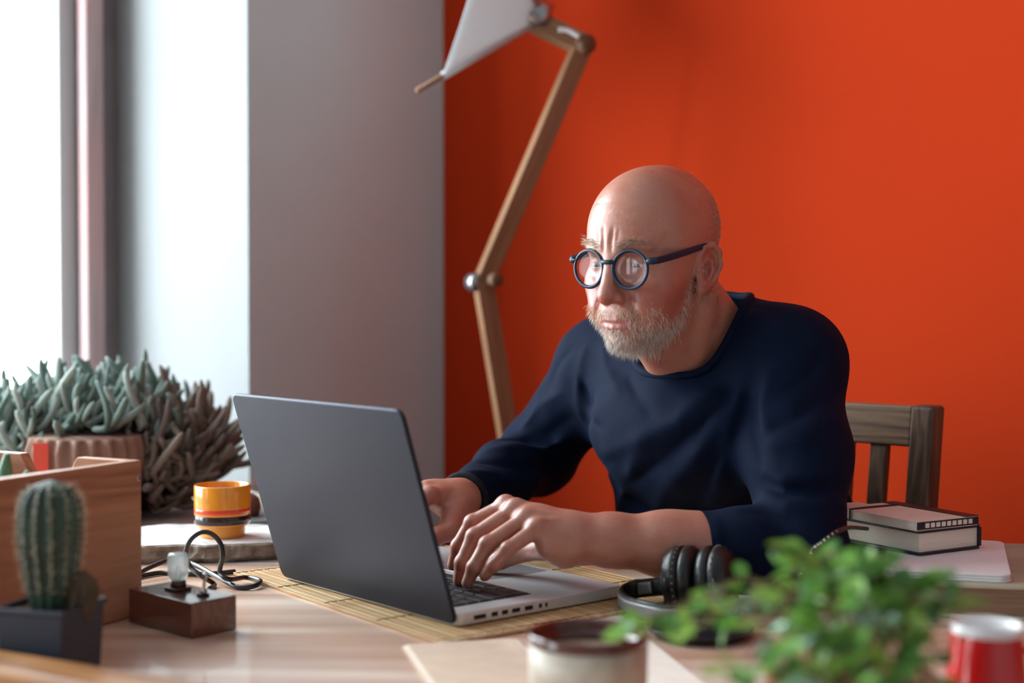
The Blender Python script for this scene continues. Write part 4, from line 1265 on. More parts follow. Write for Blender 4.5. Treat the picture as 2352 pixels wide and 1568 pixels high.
# ---------------------------------------------------------------- skin colours (pigment only)
def gauss(q, c, r): return np.exp(-(((q - np.array(c)) / np.array(r)) ** 2).sum(1))
def noise_np(V, s, seed=0):
    """cheap smooth value noise"""
    p = V * s + seed * 17.13
    i = np.floor(p).astype(np.int64); f = p - i; f = f * f * (3 - 2 * f)
    def h(a): 
        n = (a[:, 0] * 73856093) ^ (a[:, 1] * 19349663) ^ (a[:, 2] * 83492791)
        n = (n * 2654435761) & 0xFFFFFFFF
        n = ((n >> 13) ^ n) * 1274126177 & 0xFFFFFFFF
        return (n & 0xFFFF) / 65535.0
    out = 0
    for dx in (0, 1):
        for dy in (0, 1):
            for dz in (0, 1):
                w = np.where(dx, f[:, 0], 1 - f[:, 0]) * np.where(dy, f[:, 1], 1 - f[:, 1]) * np.where(dz, f[:, 2], 1 - f[:, 2])
                out = out + w * h(i + np.array((dx, dy, dz)))
    return out
hq = (bodyV - np.array(HC)) @ RH / HS
inhead = (np.linalg.norm(hq, axis=1) < 0.17)
skin = np.array(lin(188, 126, 106)[:3]); red = np.array(lin(166, 80, 68)[:3]); pale = np.array(lin(206, 150, 128)[:3])
stub = np.array(lin(128, 108, 96)[:3]); lipc = np.array(lin(186, 108, 104)[:3]); dk = np.array(lin(150, 96, 78)[:3])
C = np.tile(skin, (len(bodyV), 1))
def blend(C, c, m): return C * (1 - m[:, None]) + c * m[:, None]
nz1 = noise_np(bodyV, 60, 1); nz2 = noise_np(bodyV, 300, 2); nz3 = noise_np(bodyV, 900, 3)
C = blend(C, red, np.clip((nz1 - 0.45) * 0.8, 0, 0.4))
C = blend(C, pale, np.clip((nz2 - 0.6) * 0.8, 0, 0.3))
ah = np.abs(hq[:, 0])
hx = np.stack((ah, hq[:, 1], hq[:, 2]), 1)
m = inhead * np.clip(1.1 * gauss(hx, (0.045, 0.07, -0.035), (0.03, 0.04, 0.028)) + 0.9 * gauss(hx, (0, 0.118, -0.034), (0.018, 0.016, 0.014)) + 0.8 * gauss(hx, (0.076, -0.008, 0.0), (0.012, 0.025, 0.035)), 0, 0.75)
C = blend(C, red, m)
# close-cropped hair: band round the back and sides, above the ears
hair = inhead * np.clip(1.6 * (1 / (1 + np.exp((hq[:, 1] + 0.020 + 0.30 * (hq[:, 2] - 0.03)) / 0.010))), 0, 1) * (1 / (1 + np.exp((hq[:, 2] - 0.105 + 0.2 * (hq[:, 1] + 0.06)) / 0.010))) * (hq[:, 2] > -0.07)
hair *= 1 - np.clip(gauss(hx, (0.079, -0.009, -0.003), (0.011, 0.023, 0.034)) * 1.6, 0, 1)
C = blend(C, stub, np.clip(hair * (0.35 + 0.55 * nz3) * (1 / (1 + np.exp(-(hq[:, 2] + 0.045) / 0.012))), 0, 0.85))
# lips
lm = inhead * np.clip(1.5 * gauss(hx, (0, 0.097, -0.0668), (0.026, 0.016, 0.0070)), 0, 0.8)
C = blend(C, lipc, lm)
# knuckles a little redder
for pts in (hl_idx, hl_mid, hl_rng, hl_pky, hr_idx, hr_thb):
    for j in (0, 1, 2):
        C = blend(C, red, 0.5 * np.exp(-((bodyV - np.array(pts[j])) ** 2).sum(1) / 0.010 ** 2))
me = np_mesh('person', bodyV, bodyQ)
vcol(me, 'pigment', C)
M_skin = bpy.data.materials.new('skin'); M_skin.use_nodes = True
nt = M_skin.node_tree; N = nt.nodes; L = nt.links; b = N['Principled BSDF']
at = N.new('ShaderNodeVertexColor'); at.layer_name = 'pigment'; L.new(at.outputs['Color'], b.inputs['Base Color'])
b.inputs['Roughness'].default_value = 0.38; b.inputs['Specular IOR Level'].default_value = 0.7
b.inputs['Subsurface Weight'].default_value = 0.12; b.inputs['Subsurface Radius'].default_value = (1.0, 0.35, 0.2); b.inputs['Subsurface Scale'].default_value = 0.005
tc = N.new('ShaderNodeTexCoord'); n1 = N.new('ShaderNodeTexNoise'); n1.inputs['Scale'].default_value = 260; n1.inputs['Detail'].default_value = 8
L.new(tc.outputs['Object'], n1.inputs['Vector']); bp = N.new('ShaderNodeBump'); bp.inputs['Strength'].default_value = 0.30; bp.inputs['Distance'].default_value = 0.0012
L.new(n1.outputs['Fac'], bp.inputs['Height']); L.new(bp.outputs['Normal'], b.inputs['Normal'])
man = obj('person', me, M_skin)
tag(man, 'bald man with grey beard in navy long-sleeved shirt typing on the laptop', 'person')

# ---------------------------------------------------------------- eyes
M_eye = bpy.data.materials.new('eyeball'); M_eye.use_nodes = True
nt = M_eye.node_tree; N = nt.nodes; L = nt.links; b = N['Principled BSDF']; b.inputs['Roughness'].default_value = 0.12
tc = N.new('ShaderNodeTexCoord'); sx = N.new('ShaderNodeSeparateXYZ'); L.new(tc.outputs['Object'], sx.inputs[0])
rp = N.new('ShaderNodeValToRGB'); el = rp.color_ramp.elements; rp.color_ramp.interpolation = 'LINEAR'
el[0].position = 0.86; el[0].color = lin(222, 212, 205); el[1].position = 0.985; el[1].color = lin(10, 10, 12)
for p_, c_ in ((0.885, lin(70, 84, 96)), (0.96, lin(110, 128, 140)), (0.975, lin(14, 14, 16))):
    e = el.new(p_); e.color = c_
dv_ = N.new('ShaderNodeMath'); dv_.operation = 'DIVIDE'; dv_.inputs[1].default_value = 0.0124 * HS
L.new(sx.outputs['Z'], dv_.inputs[0]); L.new(dv_.outputs[0], rp.inputs['Fac']); L.new(rp.outputs['Color'], b.inputs['Base Color'])
for s in (-1, 1):
    bm = bmesh.new(); bmesh.ops.create_uvsphere(bm, u_segments=32, v_segments=24, radius=0.0124 * HS)
    e = obj('eyeball', bm, M_eye, man, smooth=True)
    look = (Yh * 1.0 - Zh * 0.30).normalized(); u, v = frame_from(look)
    e.matrix_local = basis(hw(s * 0.0325, 0.0776, 0.0098), u, look.cross(u), look)

# ---------------------------------------------------------------- hair strands
def hair_mesh(name, roots, dirs, lens, rad, cols, bend=None):
    n = len(roots)
    u = np.cross(dirs, np.array((0.3, 0.5, 0.8))); u /= np.linalg.norm(u, axis=1)[:, None] + 1e-9
    v = np.cross(dirs, u)
    bend = np.zeros_like(dirs) if bend is None else bend
    V = []; 
    for lvl, (t, rr) in enumerate(((0.0, 1.0), (0.5, 0.85))):
        c = roots + dirs * (lens * t)[:, None] + bend * (lens * t * t)[:, None]
        for k in range(3):
            a = 2 * math.pi * k / 3
            V.append(c + (u * math.cos(a) + v * math.sin(a)) * (rad * rr)[:, None])
    V.append(roots + dirs * lens[:, None] + bend * lens[:, None])
    V = np.stack(V, 1).reshape(-1, 3)
    fc = []
    base = np.arange(n) * 7
    tris = []
    for k in range(3):
        j = (k + 1) % 3
        tris += [(k, j, 3 + j), (k, 3 + j, 3 + k), (3 + k, 3 + j, 6)]
    F = (base[:, None, None] + np.array(tris)[None]).reshape(-1, 3)
    me = bpy.data.meshes.new(name)
    me.vertices.add(len(V)); me.vertices.foreach_set('co', V.astype(np.float32).ravel())
    me.loops.add(len(F) * 3); me.loops.foreach_set('vertex_index', F.astype(np.int32).ravel())
    me.polygons.add(len(F)); me.polygons.foreach_set('loop_start', np.arange(0, len(F) * 3, 3, dtype=np.int32))
    me.polygons.foreach_set('use_smooth', np.ones(len(F), dtype=bool)); me.update(calc_edges=True)
    vcol(me, 'tint', np.repeat(cols, 7, axis=0))
    return me
M_hair = bpy.data.materials.new('grey_hair'); M_hair.use_nodes = True
nt = M_hair.node_tree; N = nt.nodes; L = nt.links; b = N['Principled BSDF']; at = N.new('ShaderNodeVertexColor'); at.layer_name = 'tint'
L.new(at.outputs['Color'], b.inputs['Base Color']); b.inputs['Roughness'].default_value = 0.5
tl = N.new('ShaderNodeBsdfTranslucent'); L.new(at.outputs['Color'], tl.inputs['Color']); mx = N.new('ShaderNodeMixShader'); mx.inputs[0].default_value = 0.12
L.new(b.outputs[0], mx.inputs[1]); L.new(tl.outputs[0], mx.inputs[2]); L.new(mx.outputs[0], N['Material Output'].inputs['Surface'])
# face centres, normals, areas near the head
fc = bodyV[bodyQ].mean(1)
e1 = bodyV[bodyQ[:, 2]] - bodyV[bodyQ[:, 0]]; e2 = bodyV[bodyQ[:, 3]] - bodyV[bodyQ[:, 1]]
fn = np.cross(e1, e2); fa_ = np.linalg.norm(fn, axis=1) / 2; fn = fn / (np.linalg.norm(fn, axis=1)[:, None] + 1e-12)
fh = (fc - np.array(HC)) @ RH / HS
fnh = fn @ RH
if (fnh * fh)[np.linalg.norm(fh, axis=1) < 0.13].sum() < 0: fn = -fn; fnh = -fnh
near = np.linalg.norm(fh, axis=1) < 0.17
def sig(x): return 1 / (1 + np.exp(-x))
def beard_density(q):
    ax_ = np.abs(q[:, 0]); y, z = q[:, 1], q[:, 2]
    # cheek line: rises from mouth corner to the sideburn in front of the ear
    line = np.interp(y, [-0.02, 0.010, 0.022, 0.035, 0.055, 0.070, 0.085, 0.12], [0.010, 0.0, -0.030, -0.062, -0.072, -0.058, -0.048, -0.046])
    m = sig((line - z) / 0.0035)
    m *= sig((y - (0.006 - 0.34 * (z + 0.02))) / 0.004)                       # not behind the jaw
    m *= sig((z + 0.108 + 0.15 * (0.08 - y)) / 0.004)                          # not down the throat
    # free of the lips and the spot under the lower lip corner
    lip = np.exp(-((ax_ / 0.0310) ** 4 + ((z + 0.0662) / 0.0082) ** 4)) * (y > 0.075)
    m *= 1 - lip
    bare = np.exp(-(((ax_ - 0.017) / 0.0075) ** 2 + ((z + 0.079) / 0.006) ** 2)) * (y > 0.07)
    m *= 1 - 0.75 * bare
    nose = (z > -0.046) & (y > 0.088) & (ax_ < 0.03)
    m = np.where(nose, 0, m)
    m *= np.where((z < -0.008) & (z > -0.05) & (y < 0.055), 0.45, 1.0) * np.where((ax_ > 0.030) & (z > -0.078) & (y > 0.03), 0.5, 1.0)          # thinner side-burn
    return m * (y > -0.012)
dens = beard_density(fh) * near
w = dens * fa_; w /= w.sum()
NB = 5200
pick = rng.choice(len(fc), NB, p=w)
jit = rng.normal(0, 0.0007, (NB, 3))
roots = fc[pick] + jit
qh = fh[pick]
nd = fn[pick]
down = -np.array(Zh)[None] ; 
side = np.sign(qh[:, 0:1]) * np.array(Xh)[None]
must = (qh[:, 2] > -0.061) & (qh[:, 1] > 0.075)
dirs = nd * 0.55 + down * 0.75 + side * (0.35 * must[:, None]) + np.array(Yh)[None] * 0.05 + rng.normal(0, 0.28, (NB, 3))
dirs /= np.linalg.norm(dirs, axis=1)[:, None]
lens = np.where(must, 0.0072, np.interp(qh[:, 2], [-0.12, -0.09, -0.05, 0.0], [0.0105, 0.0088, 0.0055, 0.0032])) * (0.7 + 0.6 * rng.random(NB))
roots = roots - nd * 0.0006
white = np.array(lin(252, 250, 246)[:3]); grey = np.array(lin(226, 216, 206)[:3]); blond = np.array(lin(226, 190, 146)[:3]); dkh = np.array(lin(140, 116, 98)[:3])
pw = rng.random(NB)
cols = np.where((pw < 0.60)[:, None], white, np.where((pw < 0.90)[:, None], grey, dkh))
bl_ = must & (rng.random(NB) < 0.55) | ((qh[:, 1] > 0.075) & (rng.random(NB) < 0.12))
cols = np.where(bl_[:, None], blond, cols)
bme = hair_mesh('beard', roots, dirs, lens, np.full(NB, 0.00016), cols, down * 0.25 + nd * -0.1)
bo = obj('beard', bme, M_hair, man); bo['kind'] = 'stuff'; bo['label'] = 'short grey and white beard with blond moustache'
# eyebrows
def strands(name, maskf, n, dirf, ln, colset, rad=0.00014):
    w = maskf(fh) * near * fa_; w = w / w.sum()
    pk = rng.choice(len(fc), n, p=w)
    q = fh[pk]; d = dirf(q, fn[pk]) + rng.normal(0, 0.22, (n, 3)); d /= np.linalg.norm(d, axis=1)[:, None]
    cs = np.array(colset)[rng.integers(0, len(colset), n)]
    mo = hair_mesh(name, fc[pk] + rng.normal(0, 0.0005, (n, 3)) - fn[pk] * 0.0004, d, ln * (0.6 + 0.7 * rng.random(n)), np.full(n, rad), cs)
    return mo
XHn, YHn, ZHn = np.array(Xh), np.array(Yh), np.array(Zh)
def brow(sgn):
    def mk(q):
        x = q[:, 0] * sgn
        zc = np.interp(x, [0.010, 0.030, 0.048, 0.060], [0.0335, 0.0400, 0.0385, 0.031])
        return np.exp(-((q[:, 2] - zc) / 0.0042) ** 2) * sig((x - 0.010) / 0.002) * sig((0.046 - x) / 0.003) * (q[:, 1] > 0.05)
    return mk
for sgn in (-1, 1):
    mo = strands('eyebrow', brow(sgn), 300, lambda q, n_: n_ * 0.45 + XHn * sgn * 0.8 + ZHn * 0.16, 0.0075, [blond, grey, dkh, dkh])
    o = obj('eyebrow', mo, M_hair, man); o['kind'] = 'stuff'
def cropped(q):
    y, z = q[:, 1], q[:, 2]
    m = sig(-(y + 0.022 + 0.30 * (z - 0.03)) / 0.008) * sig((0.100 - z - 0.2 * (y + 0.06)) / 0.008) * sig((z + 0.045) / 0.010)
    ear = np.exp(-((np.abs(q[:, 0]) - 0.079) / 0.012) ** 2 - ((y + 0.009) / 0.024) ** 2 - ((z + 0.003) / 0.036) ** 2)
    return m * (1 - np.clip(ear * 1.8, 0, 1))
mo = strands('cropped_hair', cropped, 9000, lambda q, n_: n_ * 0.7 - ZHn * 0.7, 0.0022, [grey, dkh, dkh, white], 0.00011)
o = obj('cropped_hair', mo, M_hair, man); o['kind'] = 'stuff'

# ================================================================== SHIRT
SH = Field()
SH.ell(Uc - axT * 0.060, (0.182, 0.122, 0.150), 0.05, 'u', RT)
SH.ell(Hc_.lerp(Uc, 0.50), (0.196, 0.128, 0.210), 0.06, 'u', RT)
SH.ell(Hc_.lerp(Uc, 0.10), (0.172, 0.128, 0.150), 0.06, 'u', RT)
SLs = SL + Vector((0.004, 0.0, 0.0))
SH.cap(SL + Vector((0, 0, 0.0)), SR, 0.060, 0.056, 0.04)
SH.cap(SL + Vector((-0.03, 0.03, 0.012)), RC - rn * 0.035 - rf * 0.03, 0.060, 0.058, 0.05)
SH.cap(SR + Vector((0.02, -0.02, 0.008)), RC - rn * 0.040, 0.055, 0.055, 0.05)
SH.ell(c_front - Vector((0, 0, 0.085)) - fB * 0.030, (0.125, 0.055, 0.085), 0.06, 'u', RT)
SH.cap(SL, SL.lerp(EL, 0.5), 0.0605, 0.0585, 0.03)
SH.cap(SL.lerp(EL, 0.5), EL, 0.0585, 0.0500, 0.03)
SH.cap(EL, fa(0.26), 0.0500, 0.0470, 0.02)
SH.cap(fa(0.26), fa(0.50), 0.0470, 0.0385, 0.015)
SH.cap(SR, ER, 0.0580, 0.0540, 0.03)
SH.cap(ER, fr_(0.45), 0.0520, 0.0450, 0.03)
SH.cap(fr_(0.45), fr_(0.96), 0.0450, 0.0290, 0.02)
# cut the cuffs clean, and the neck opening
def slab_cut(F, c, n, rad):
    c_, n_ = V3(c), V3(n.normalized())
    F.add('s', lambda p: np.maximum(-((p - c_) @ n_), np.linalg.norm(p - c_, axis=1) - rad), c, rad, 0.003)
slab_cut(SH, fa(0.515), (WL - EL) + Vector((0.03, 0, 0.06)), 0.075)
slab_cut(SH, fr_(0.940), (WR - ER), 0.065)
def neck_hole():
    c_ = V3(RC); R3 = np.array([[rr_.x, rf.x, rn.x], [rr_.y, rf.y, rn.y], [rr_.z, rf.z, rn.z]], dtype=np.float32)
    def f(p):
        q = (p - c_) @ R3
        r = np.sqrt((q[:, 0] / 0.073) ** 2 + (q[:, 1] / half_fb) ** 2)
        return np.maximum((r - 1) * 0.075, np.abs(q[:, 2] - 0.02) - 0.075)
    SH.add('s', f, RC, 0.14, 0.004)
FOLDS_AT = len(SH.items)
# folds: traced on the plain garment first
def fold(pix, amp, sig_):
    pts = [trace(SH, x, y) for x, y in pix]
    return (pts, amp, sig_)
fl = [
    # long diagonals from his left chest down to the right waist
    fold([(1640, 905), (1560, 965), (1470, 1010), (1390, 1040)], 0.0075, 0.013),
    fold([(1655, 935), (1590, 1000), (1520, 1060), (1440, 1110)], -0.0060, 0.014),
    fold([(1665, 960), (1605, 1040), (1550, 1105), (1500, 1160)], 0.0075, 0.013),
    fold([(1690, 960), (1650, 1060), (1610, 1130), (1570, 1190)], -0.0055, 0.014),
    fold([(1700, 900), (1672, 985), (1655, 1075), (1640, 1160)], 0.0070, 0.011),
    fold([(1480, 1010), (1450, 1080), (1430, 1140), (1420, 1180)], 0.0060, 0.013),
    fold([(1400, 1060), (1395, 1120), (1400, 1170)], -0.0045, 0.012),
    fold([(1540, 1090), (1520, 1150), (1500, 1185)], 0.0045, 0.009),
    fold([(1330, 860), (1350, 930), (1380, 985)], -0.0050, 0.012),
    fold([(1385, 790), (1395, 850), (1420, 900)], 0.0045, 0.011),
    fold([(1345, 800), (1330, 880), (1335, 960)], 0.0050, 0.011),
    fold([(1440, 860), (1470, 920), (1500, 960)], -0.0035, 0.014),
    # armhole seam of his left sleeve
    fold([(1735, 830), (1722, 900), (1730, 985), (1748, 1060)], -0.0090, 0.012),
    fold([(1770, 850), (1752, 930), (1757, 1000)], 0.0055, 0.013),
    # left sleeve: elbow creases
    fold([(1752, 1075), (1800, 1100), (1870, 1092), (1935, 1060)], 0.0065, 0.012),
    fold([(1745, 1105), (1800, 1130), (1870, 1128), (1935, 1110)], -0.0075, 0.011),
    fold([(1750, 1135), (1810, 1160), (1880, 1165), (1935, 1160)], 0.0060, 0.012),
    fold([(1700, 1170), (1760, 1180), (1830, 1205)], -0.0045, 0.010),
    fold([(1770, 985), (1830, 960), (1900, 905)], -0.0050, 0.013),
    fold([(1765, 1020), (1840, 1010), (1930, 960)], 0.0055, 0.013),
    fold([(1800, 900), (1860, 860), (1900, 800)], -0.0035, 0.013),
    fold([(1640, 1190), (1648, 1230), (1655, 1270)], 0.0022, 0.008),
    fold([(1615, 1195), (1622, 1235), (1630, 1275)], -0.0020, 0.007),
    # right sleeve
    fold([(1290, 900), (1240, 930), (1195, 985)], 0.0050, 0.012),
    fold([(1310, 960), (1260, 1000), (1215, 1010), (1150, 1010)], -0.0065, 0.012),
    fold([(1300, 1010), (1240, 1035), (1160, 1030), (1110, 1040)], 0.0060, 0.011),
    fold([(1270, 1070), (1210, 1075), (1140, 1062), (1100, 1060)], -0.0060, 0.010),
    fold([(1230, 1110), (1170, 1105), (1110, 1085), (1070, 1085)], 0.0045, 0.009),
    fold([(1160, 1140), (1120, 1120), (1085, 1100)], -0.0035, 0.008),
    fold([(1315, 800), (1275, 850), (1250, 900)], -0.0030, 0.012),
    fold([(1720, 700), (1790, 720), (1850, 770)], -0.0022, 0.012),
]
fl = [(p_, a_ * 1.45, s_ * 0.90) for p_, a_, s_ in fl]
SH.items = SH.items[:FOLDS_AT]
for pts, amp, sg in fl:
    SH.ridge([tuple(p) for p in pts], amp, sg, sharp=True)
# fine unevenness of the jersey
def crinkle(p):
    q = p.astype(np.float32)
    return 0.0011 * (np.sin(q[:, 0] * 61 + 3 * np.sin(q[:, 2] * 23)) * np.sin(q[:, 2] * 47 + 2.5 * np.sin(q[:, 1] * 31)) ) 
SH.items.append(('d', crinkle, V3(Uc), 1.0, 0.0))
neck_hole()
SH.ell(Hc_ - axT * 0.20, (0.4, 0.4, 0.13), 0.004, 's', RT)
# collar band
NCOL = 28
for i in range(NCOL):
    a0, a1 = 2 * math.pi * i / NCOL, 2 * math.pi * (i + 1) / NCOL
shV, shQ = polygonise(SH, (-0.20, 1.50, 0.40), (0.66, 2.34, 1.26), 0.0030)
shV = relax(shV, shQ, 1, 0.4)
M_shirt = mat('navy_jersey', lin(5, 18, 42), rough=0.8, spec=0.12, var=0.08, scale=60, bump=0.25, bscale=900)
sh_o = obj('shirt', np_mesh('shirt', shV, shQ), M_shirt, man)
sh_o['label'] = 'navy blue long-sleeved jersey shirt'
# ribbed collar sewn round the opening: pulled onto the shirt surface
ring = []
NC = 72
for i in range(NC):
    a = 2 * math.pi * i / NC
    best = None
    for k in range(41):
        h_ = -0.065 + 0.13 * k / 40
        p = V3(collar_pt(a, 0.004) + rn * h_); v = abs(float(SH.ev(p[None], p, 0.0)[0]))
        if best is None or v < best[0] : best = (v, h_)
    ring.append(best[1])
rs_ = np.array(ring)
for _ in range(6): rs_ = (np.roll(rs_, 1) + 2 * rs_ + np.roll(rs_, -1)) / 4
cpts_ = [collar_pt(2 * math.pi * i / NC, 0.003) + rn * float(rs_[i]) for i in range(NC)]
bm = bmesh.new(); tube(bm, cpts_, 0.0055, n=10, closed=True, flat=1.0)
obj('collar', bm, M_shirt, sh_o, smooth=True)

# dark knitted cuff at his right wrist
cdir = (WR - ER).normalized(); u, v = frame_from(cdir)
bm = bmesh.new(); tube(bm, [fr_(0.935) + (u * math.cos(2 * math.pi * i / 40) + v * math.sin(2 * math.pi * i / 40)) * (0.0300 + 0.0006 * (i % 2)) for i in range(40)], 0.0042, n=8, closed=True)
o = obj('cuff', bm, mat('dark_knit', lin(10, 14, 22), rough=0.95, bump=0.6, bscale=500), sh_o, smooth=True); o['label'] = 'dark knitted cuff'
# ================================================================== TROUSERS AND SHOES (under the table)
TR = Field()
TR.ell(Hc_ - Vector((0, 0, 0.02)), (0.178, 0.135, 0.12), 0.05, 'u', RT)
seatz = 0.535
for s in (-1, 1):
    hip = Vector((Hc_.x, Hc_.y, seatz)) + rB * (s * 0.085)
    knee = hip + fB * 0.40 + rB * (s * 0.05) + Vector((0, 0, -0.01)); ank = knee + fB * 0.02 + Vector((0, 0, -0.43))
    TR.cap(hip, knee, 0.080, 0.062, 0.04); TR.cap(knee, ank, 0.060, 0.048, 0.03)
trV, trQ = polygonise(TR, (-0.25, 1.45, 0.02), (0.75, 2.45, 0.72), 0.008)
M_trous = mat('charcoal_trousers', lin(44, 46, 52), rough=0.9)
obj('trousers', np_mesh('trousers', relax(trV, trQ, 1), trQ), M_trous, man)
for s in (-1, 1):
    hip = Vector((Hc_.x, Hc_.y, seatz)) + rB * (s * 0.085); ank = hip + fB * 0.42 + rB * (s * 0.05) + Vector((0, 0, -0.44))
    bm = bmesh.new(); bmesh.ops.create_uvsphere(bm, u_segments=20, v_segments=12, radius=1.0)
    for v in bm.verts: v.co = Vector((v.co.x * 0.047, v.co.y * 0.135, max(v.co.z, -0.55) * (0.06 - 0.02 * v.co.y)))
    o = obj('shoe', bm, M_leather, man, smooth=True)
    o.matrix_local = basis(Vector((ank.x, ank.y, 0.046)) + fB * 0.06, -rB * -1, fB, zB_) if False else basis(Vector((ank.x, ank.y, 0.046)) + fB * 0.06, fB.cross(zB_), fB, zB_)

# ================================================================== GLASSES
M_gl = mat('navy_acetate', lin(24, 42, 66), rough=0.42, spec=0.4)
M_lens = glass_mat('spectacle_lens', col=(0.97, 0.97, 0.98, 1), refl=0.011, gain=0.25)
gl = empty('glasses', hw(0, 0.108, 0.008))
tag(gl, 'round dark blue spectacles worn by the man', 'glasses')
GI = gl.location
def gp(x, y, z): return hw(x, y, z) - GI
LR = 0.0250
def lens_c(s): return (s * 0.0335, 0.1040, 0.0065)
def lens_pt(s, a, r=LR, dy=0.0):
    cx, cy, cz = lens_c(s)
    x = r * 1.02 * math.cos(a); z = r * math.sin(a)
    zz = z * (0.93 if z > 0 else 1.0)
    return gp(cx + s * x, cy + dy - 0.10 * x - 0.10 * (z), cz + zz)
for s in (-1, 1):
    bm = bmesh.new(); tube(bm, [lens_pt(s, 2 * math.pi * i / 40) for i in range(40)], 0.0020, n=10, closed=True, flat=1.25)
    rim_o = obj('rim', bm, M_gl, gl, smooth=True)
    bm = bmesh.new()
    ce0 = [bm.verts.new(lens_pt(s, 2 * math.pi * i / 40, LR - 0.0008, 0.0004)) for i in range(40)]
    ce1 = [bm.verts.new(lens_pt(s, 2 * math.pi * i / 40, LR - 0.0008, -0.0006)) for i in range(40)]
    c0 = [bm.verts.new(lens_pt(s, 2 * math.pi * i / 40, LR * 0.55, 0.0013)) for i in range(40)]
    m0 = bm.verts.new(lens_pt(s, 0, 0.0, 0.0017)); c1 = [bm.verts.new(lens_pt(s, 2 * math.pi * i / 40, LR * 0.55, 0.0003)) for i in range(40)]; m1 = bm.verts.new(lens_pt(s, 0, 0.0, 0.0007))
    for i in range(40):
        j = (i + 1) % 40
        bm.faces.new((ce0[i], ce0[j], c0[j], c0[i])); bm.faces.new((c0[i], c0[j], m0))
        bm.faces.new((ce1[j], ce1[i], c1[i], c1[j])); bm.faces.new((c1[j], c1[i], m1)); bm.faces.new((ce0[j], ce0[i], ce1[i], ce1[j]))
    obj('lens', bm, M_lens, gl, smooth=True)
    # end piece and temple arm
    a_e = math.radians(24)
    e0 = lens_pt(s, a_e, LR + 0.001); e1_ = gp(s * 0.0640, 0.0985, 0.0165); e2_ = gp(s * 0.0690, 0.0930, 0.0168)
    bm = bmesh.new(); tube(bm, catmull([e0, e1_, e2_], 5), [0.0024, 0.0030, 0.0036, 0.0041, 0.0044, 0.0045, 0.0045, 0.0044, 0.0043, 0.0042, 0.0041], n=10, flat=1.0); obj('end_piece', bm, M_gl, rim_o, smooth=True)
    for q_ in range(2):
        bm = bmesh.new(); bmesh.ops.create_icosphere(bm, subdivisions=2, radius=0.0009, matrix=Matrix.Translation(gp(s * (0.0605 - 0.0028 * q_), 0.1035 + 0.0008 * q_, 0.0170))); obj('rivet', bm, M_metal, rim_o, smooth=True)
    tp = catmull([gp(s * 0.0695, 0.0945, 0.0168), gp(s * 0.0725, 0.065, 0.0185), gp(s * 0.0755, 0.032, 0.0215), gp(s * 0.0775, 0.006, 0.0240), gp(s * 0.0795, -0.012, 0.0230), gp(s * 0.0800, -0.028, 0.0080)], 7)
    bm = bmesh.new(); rings_ = []
    for i, p in enumerate(tp):
        t = (tp[min(i + 1, len(tp) - 1)] - tp[max(i - 1, 0)]).normalized()
        up = Zh - t * Zh.dot(t); up.normalize(); sd = t.cross(up)
        hh = 0.0041 - 0.0010 * i / len(tp)
        rings_.append([bm.verts.new(p + up * a * hh + sd * b_ * 0.0014) for a, b_ in ((-1, -.6), (-.7, -1), (.7, -1), (1, -.6), (1, .6), (.7, 1), (-.7, 1), (-1, .6))])
    for A, B in zip(rings_, rings_[1:]):
        for k in range(8): bm.faces.new((A[k], A[(k + 1) % 8], B[(k + 1) % 8], B[k]))
    bm.faces.new(rings_[0][::-1]); bm.faces.new(rings_[-1])
    obj('temple', bm, M_gl, gl, smooth=True)
bm = bmesh.new(); tube(bm, catmull([lens_pt(-1, math.radians(158), LR), gp(-0.0045, 0.1100, 0.0155), gp(0.0045, 0.1100, 0.0155), lens_pt(1, math.radians(158), LR)], 6), 0.0023, n=10, flat=1.2)
obj('bridge', bm, M_gl, gl, smooth=True)
# ================================================================== STONEWARE CUP
M_stoneware = mat('speckled_stoneware', lin(206, 196, 182), rough=0.5, col2=lin(182, 168, 150), scale=70, detail=8)
M_brownglaze = mat('brown_glaze', lin(84, 42, 36), rough=0.2, coat=0.5, var=0.15, scale=30)
M_coffee = mat('milky_coffee', lin(150, 100, 70), rough=0.3, col2=lin(196, 180, 160), scale=25)
cu = Vector((0.0622, 1.155, TZ))
cup_e = empty('stoneware_cup', cu)
tag(cup_e, 'speckled cream stoneware cup with brown glazed rim in the foreground', 'cup')
Hc = 0.071
bm = bmesh.new(); lathe(bm, [(0, 0.0006), (0.040, 0.0006), (0.0445, 0.004), (0.0478, 0.014), (0.0485, 0.040), (0.0488, Hc - 0.008), (0.0430, Hc - 0.010), (0.0425, 0.012), (0, 0.010)], 64)
obj('body', bm, M_stoneware, cup_e, smooth=True)
bm = bmesh.new(); lathe(bm, [(0.0489, Hc - 0.009), (0.0494, Hc - 0.006), (0.0492, Hc - 0.001), (0.0478, Hc), (0.0458, Hc - 0.001), (0.0446, Hc - 0.006), (0.0434, Hc - 0.018), (0.0428, Hc - 0.022), (0.0424, Hc - 0.022), (0.0430, Hc - 0.009)], 64, close=True)
obj('rim', bm, M_brownglaze, cup_e, smooth=True)
bm = bmesh.new(); lathe(bm, [(0, Hc - 0.0170), (0.0428, Hc - 0.0170), (0.0426, Hc - 0.020), (0, Hc - 0.020)], 48); obj('coffee', bm, M_coffee, cup_e, smooth=False)

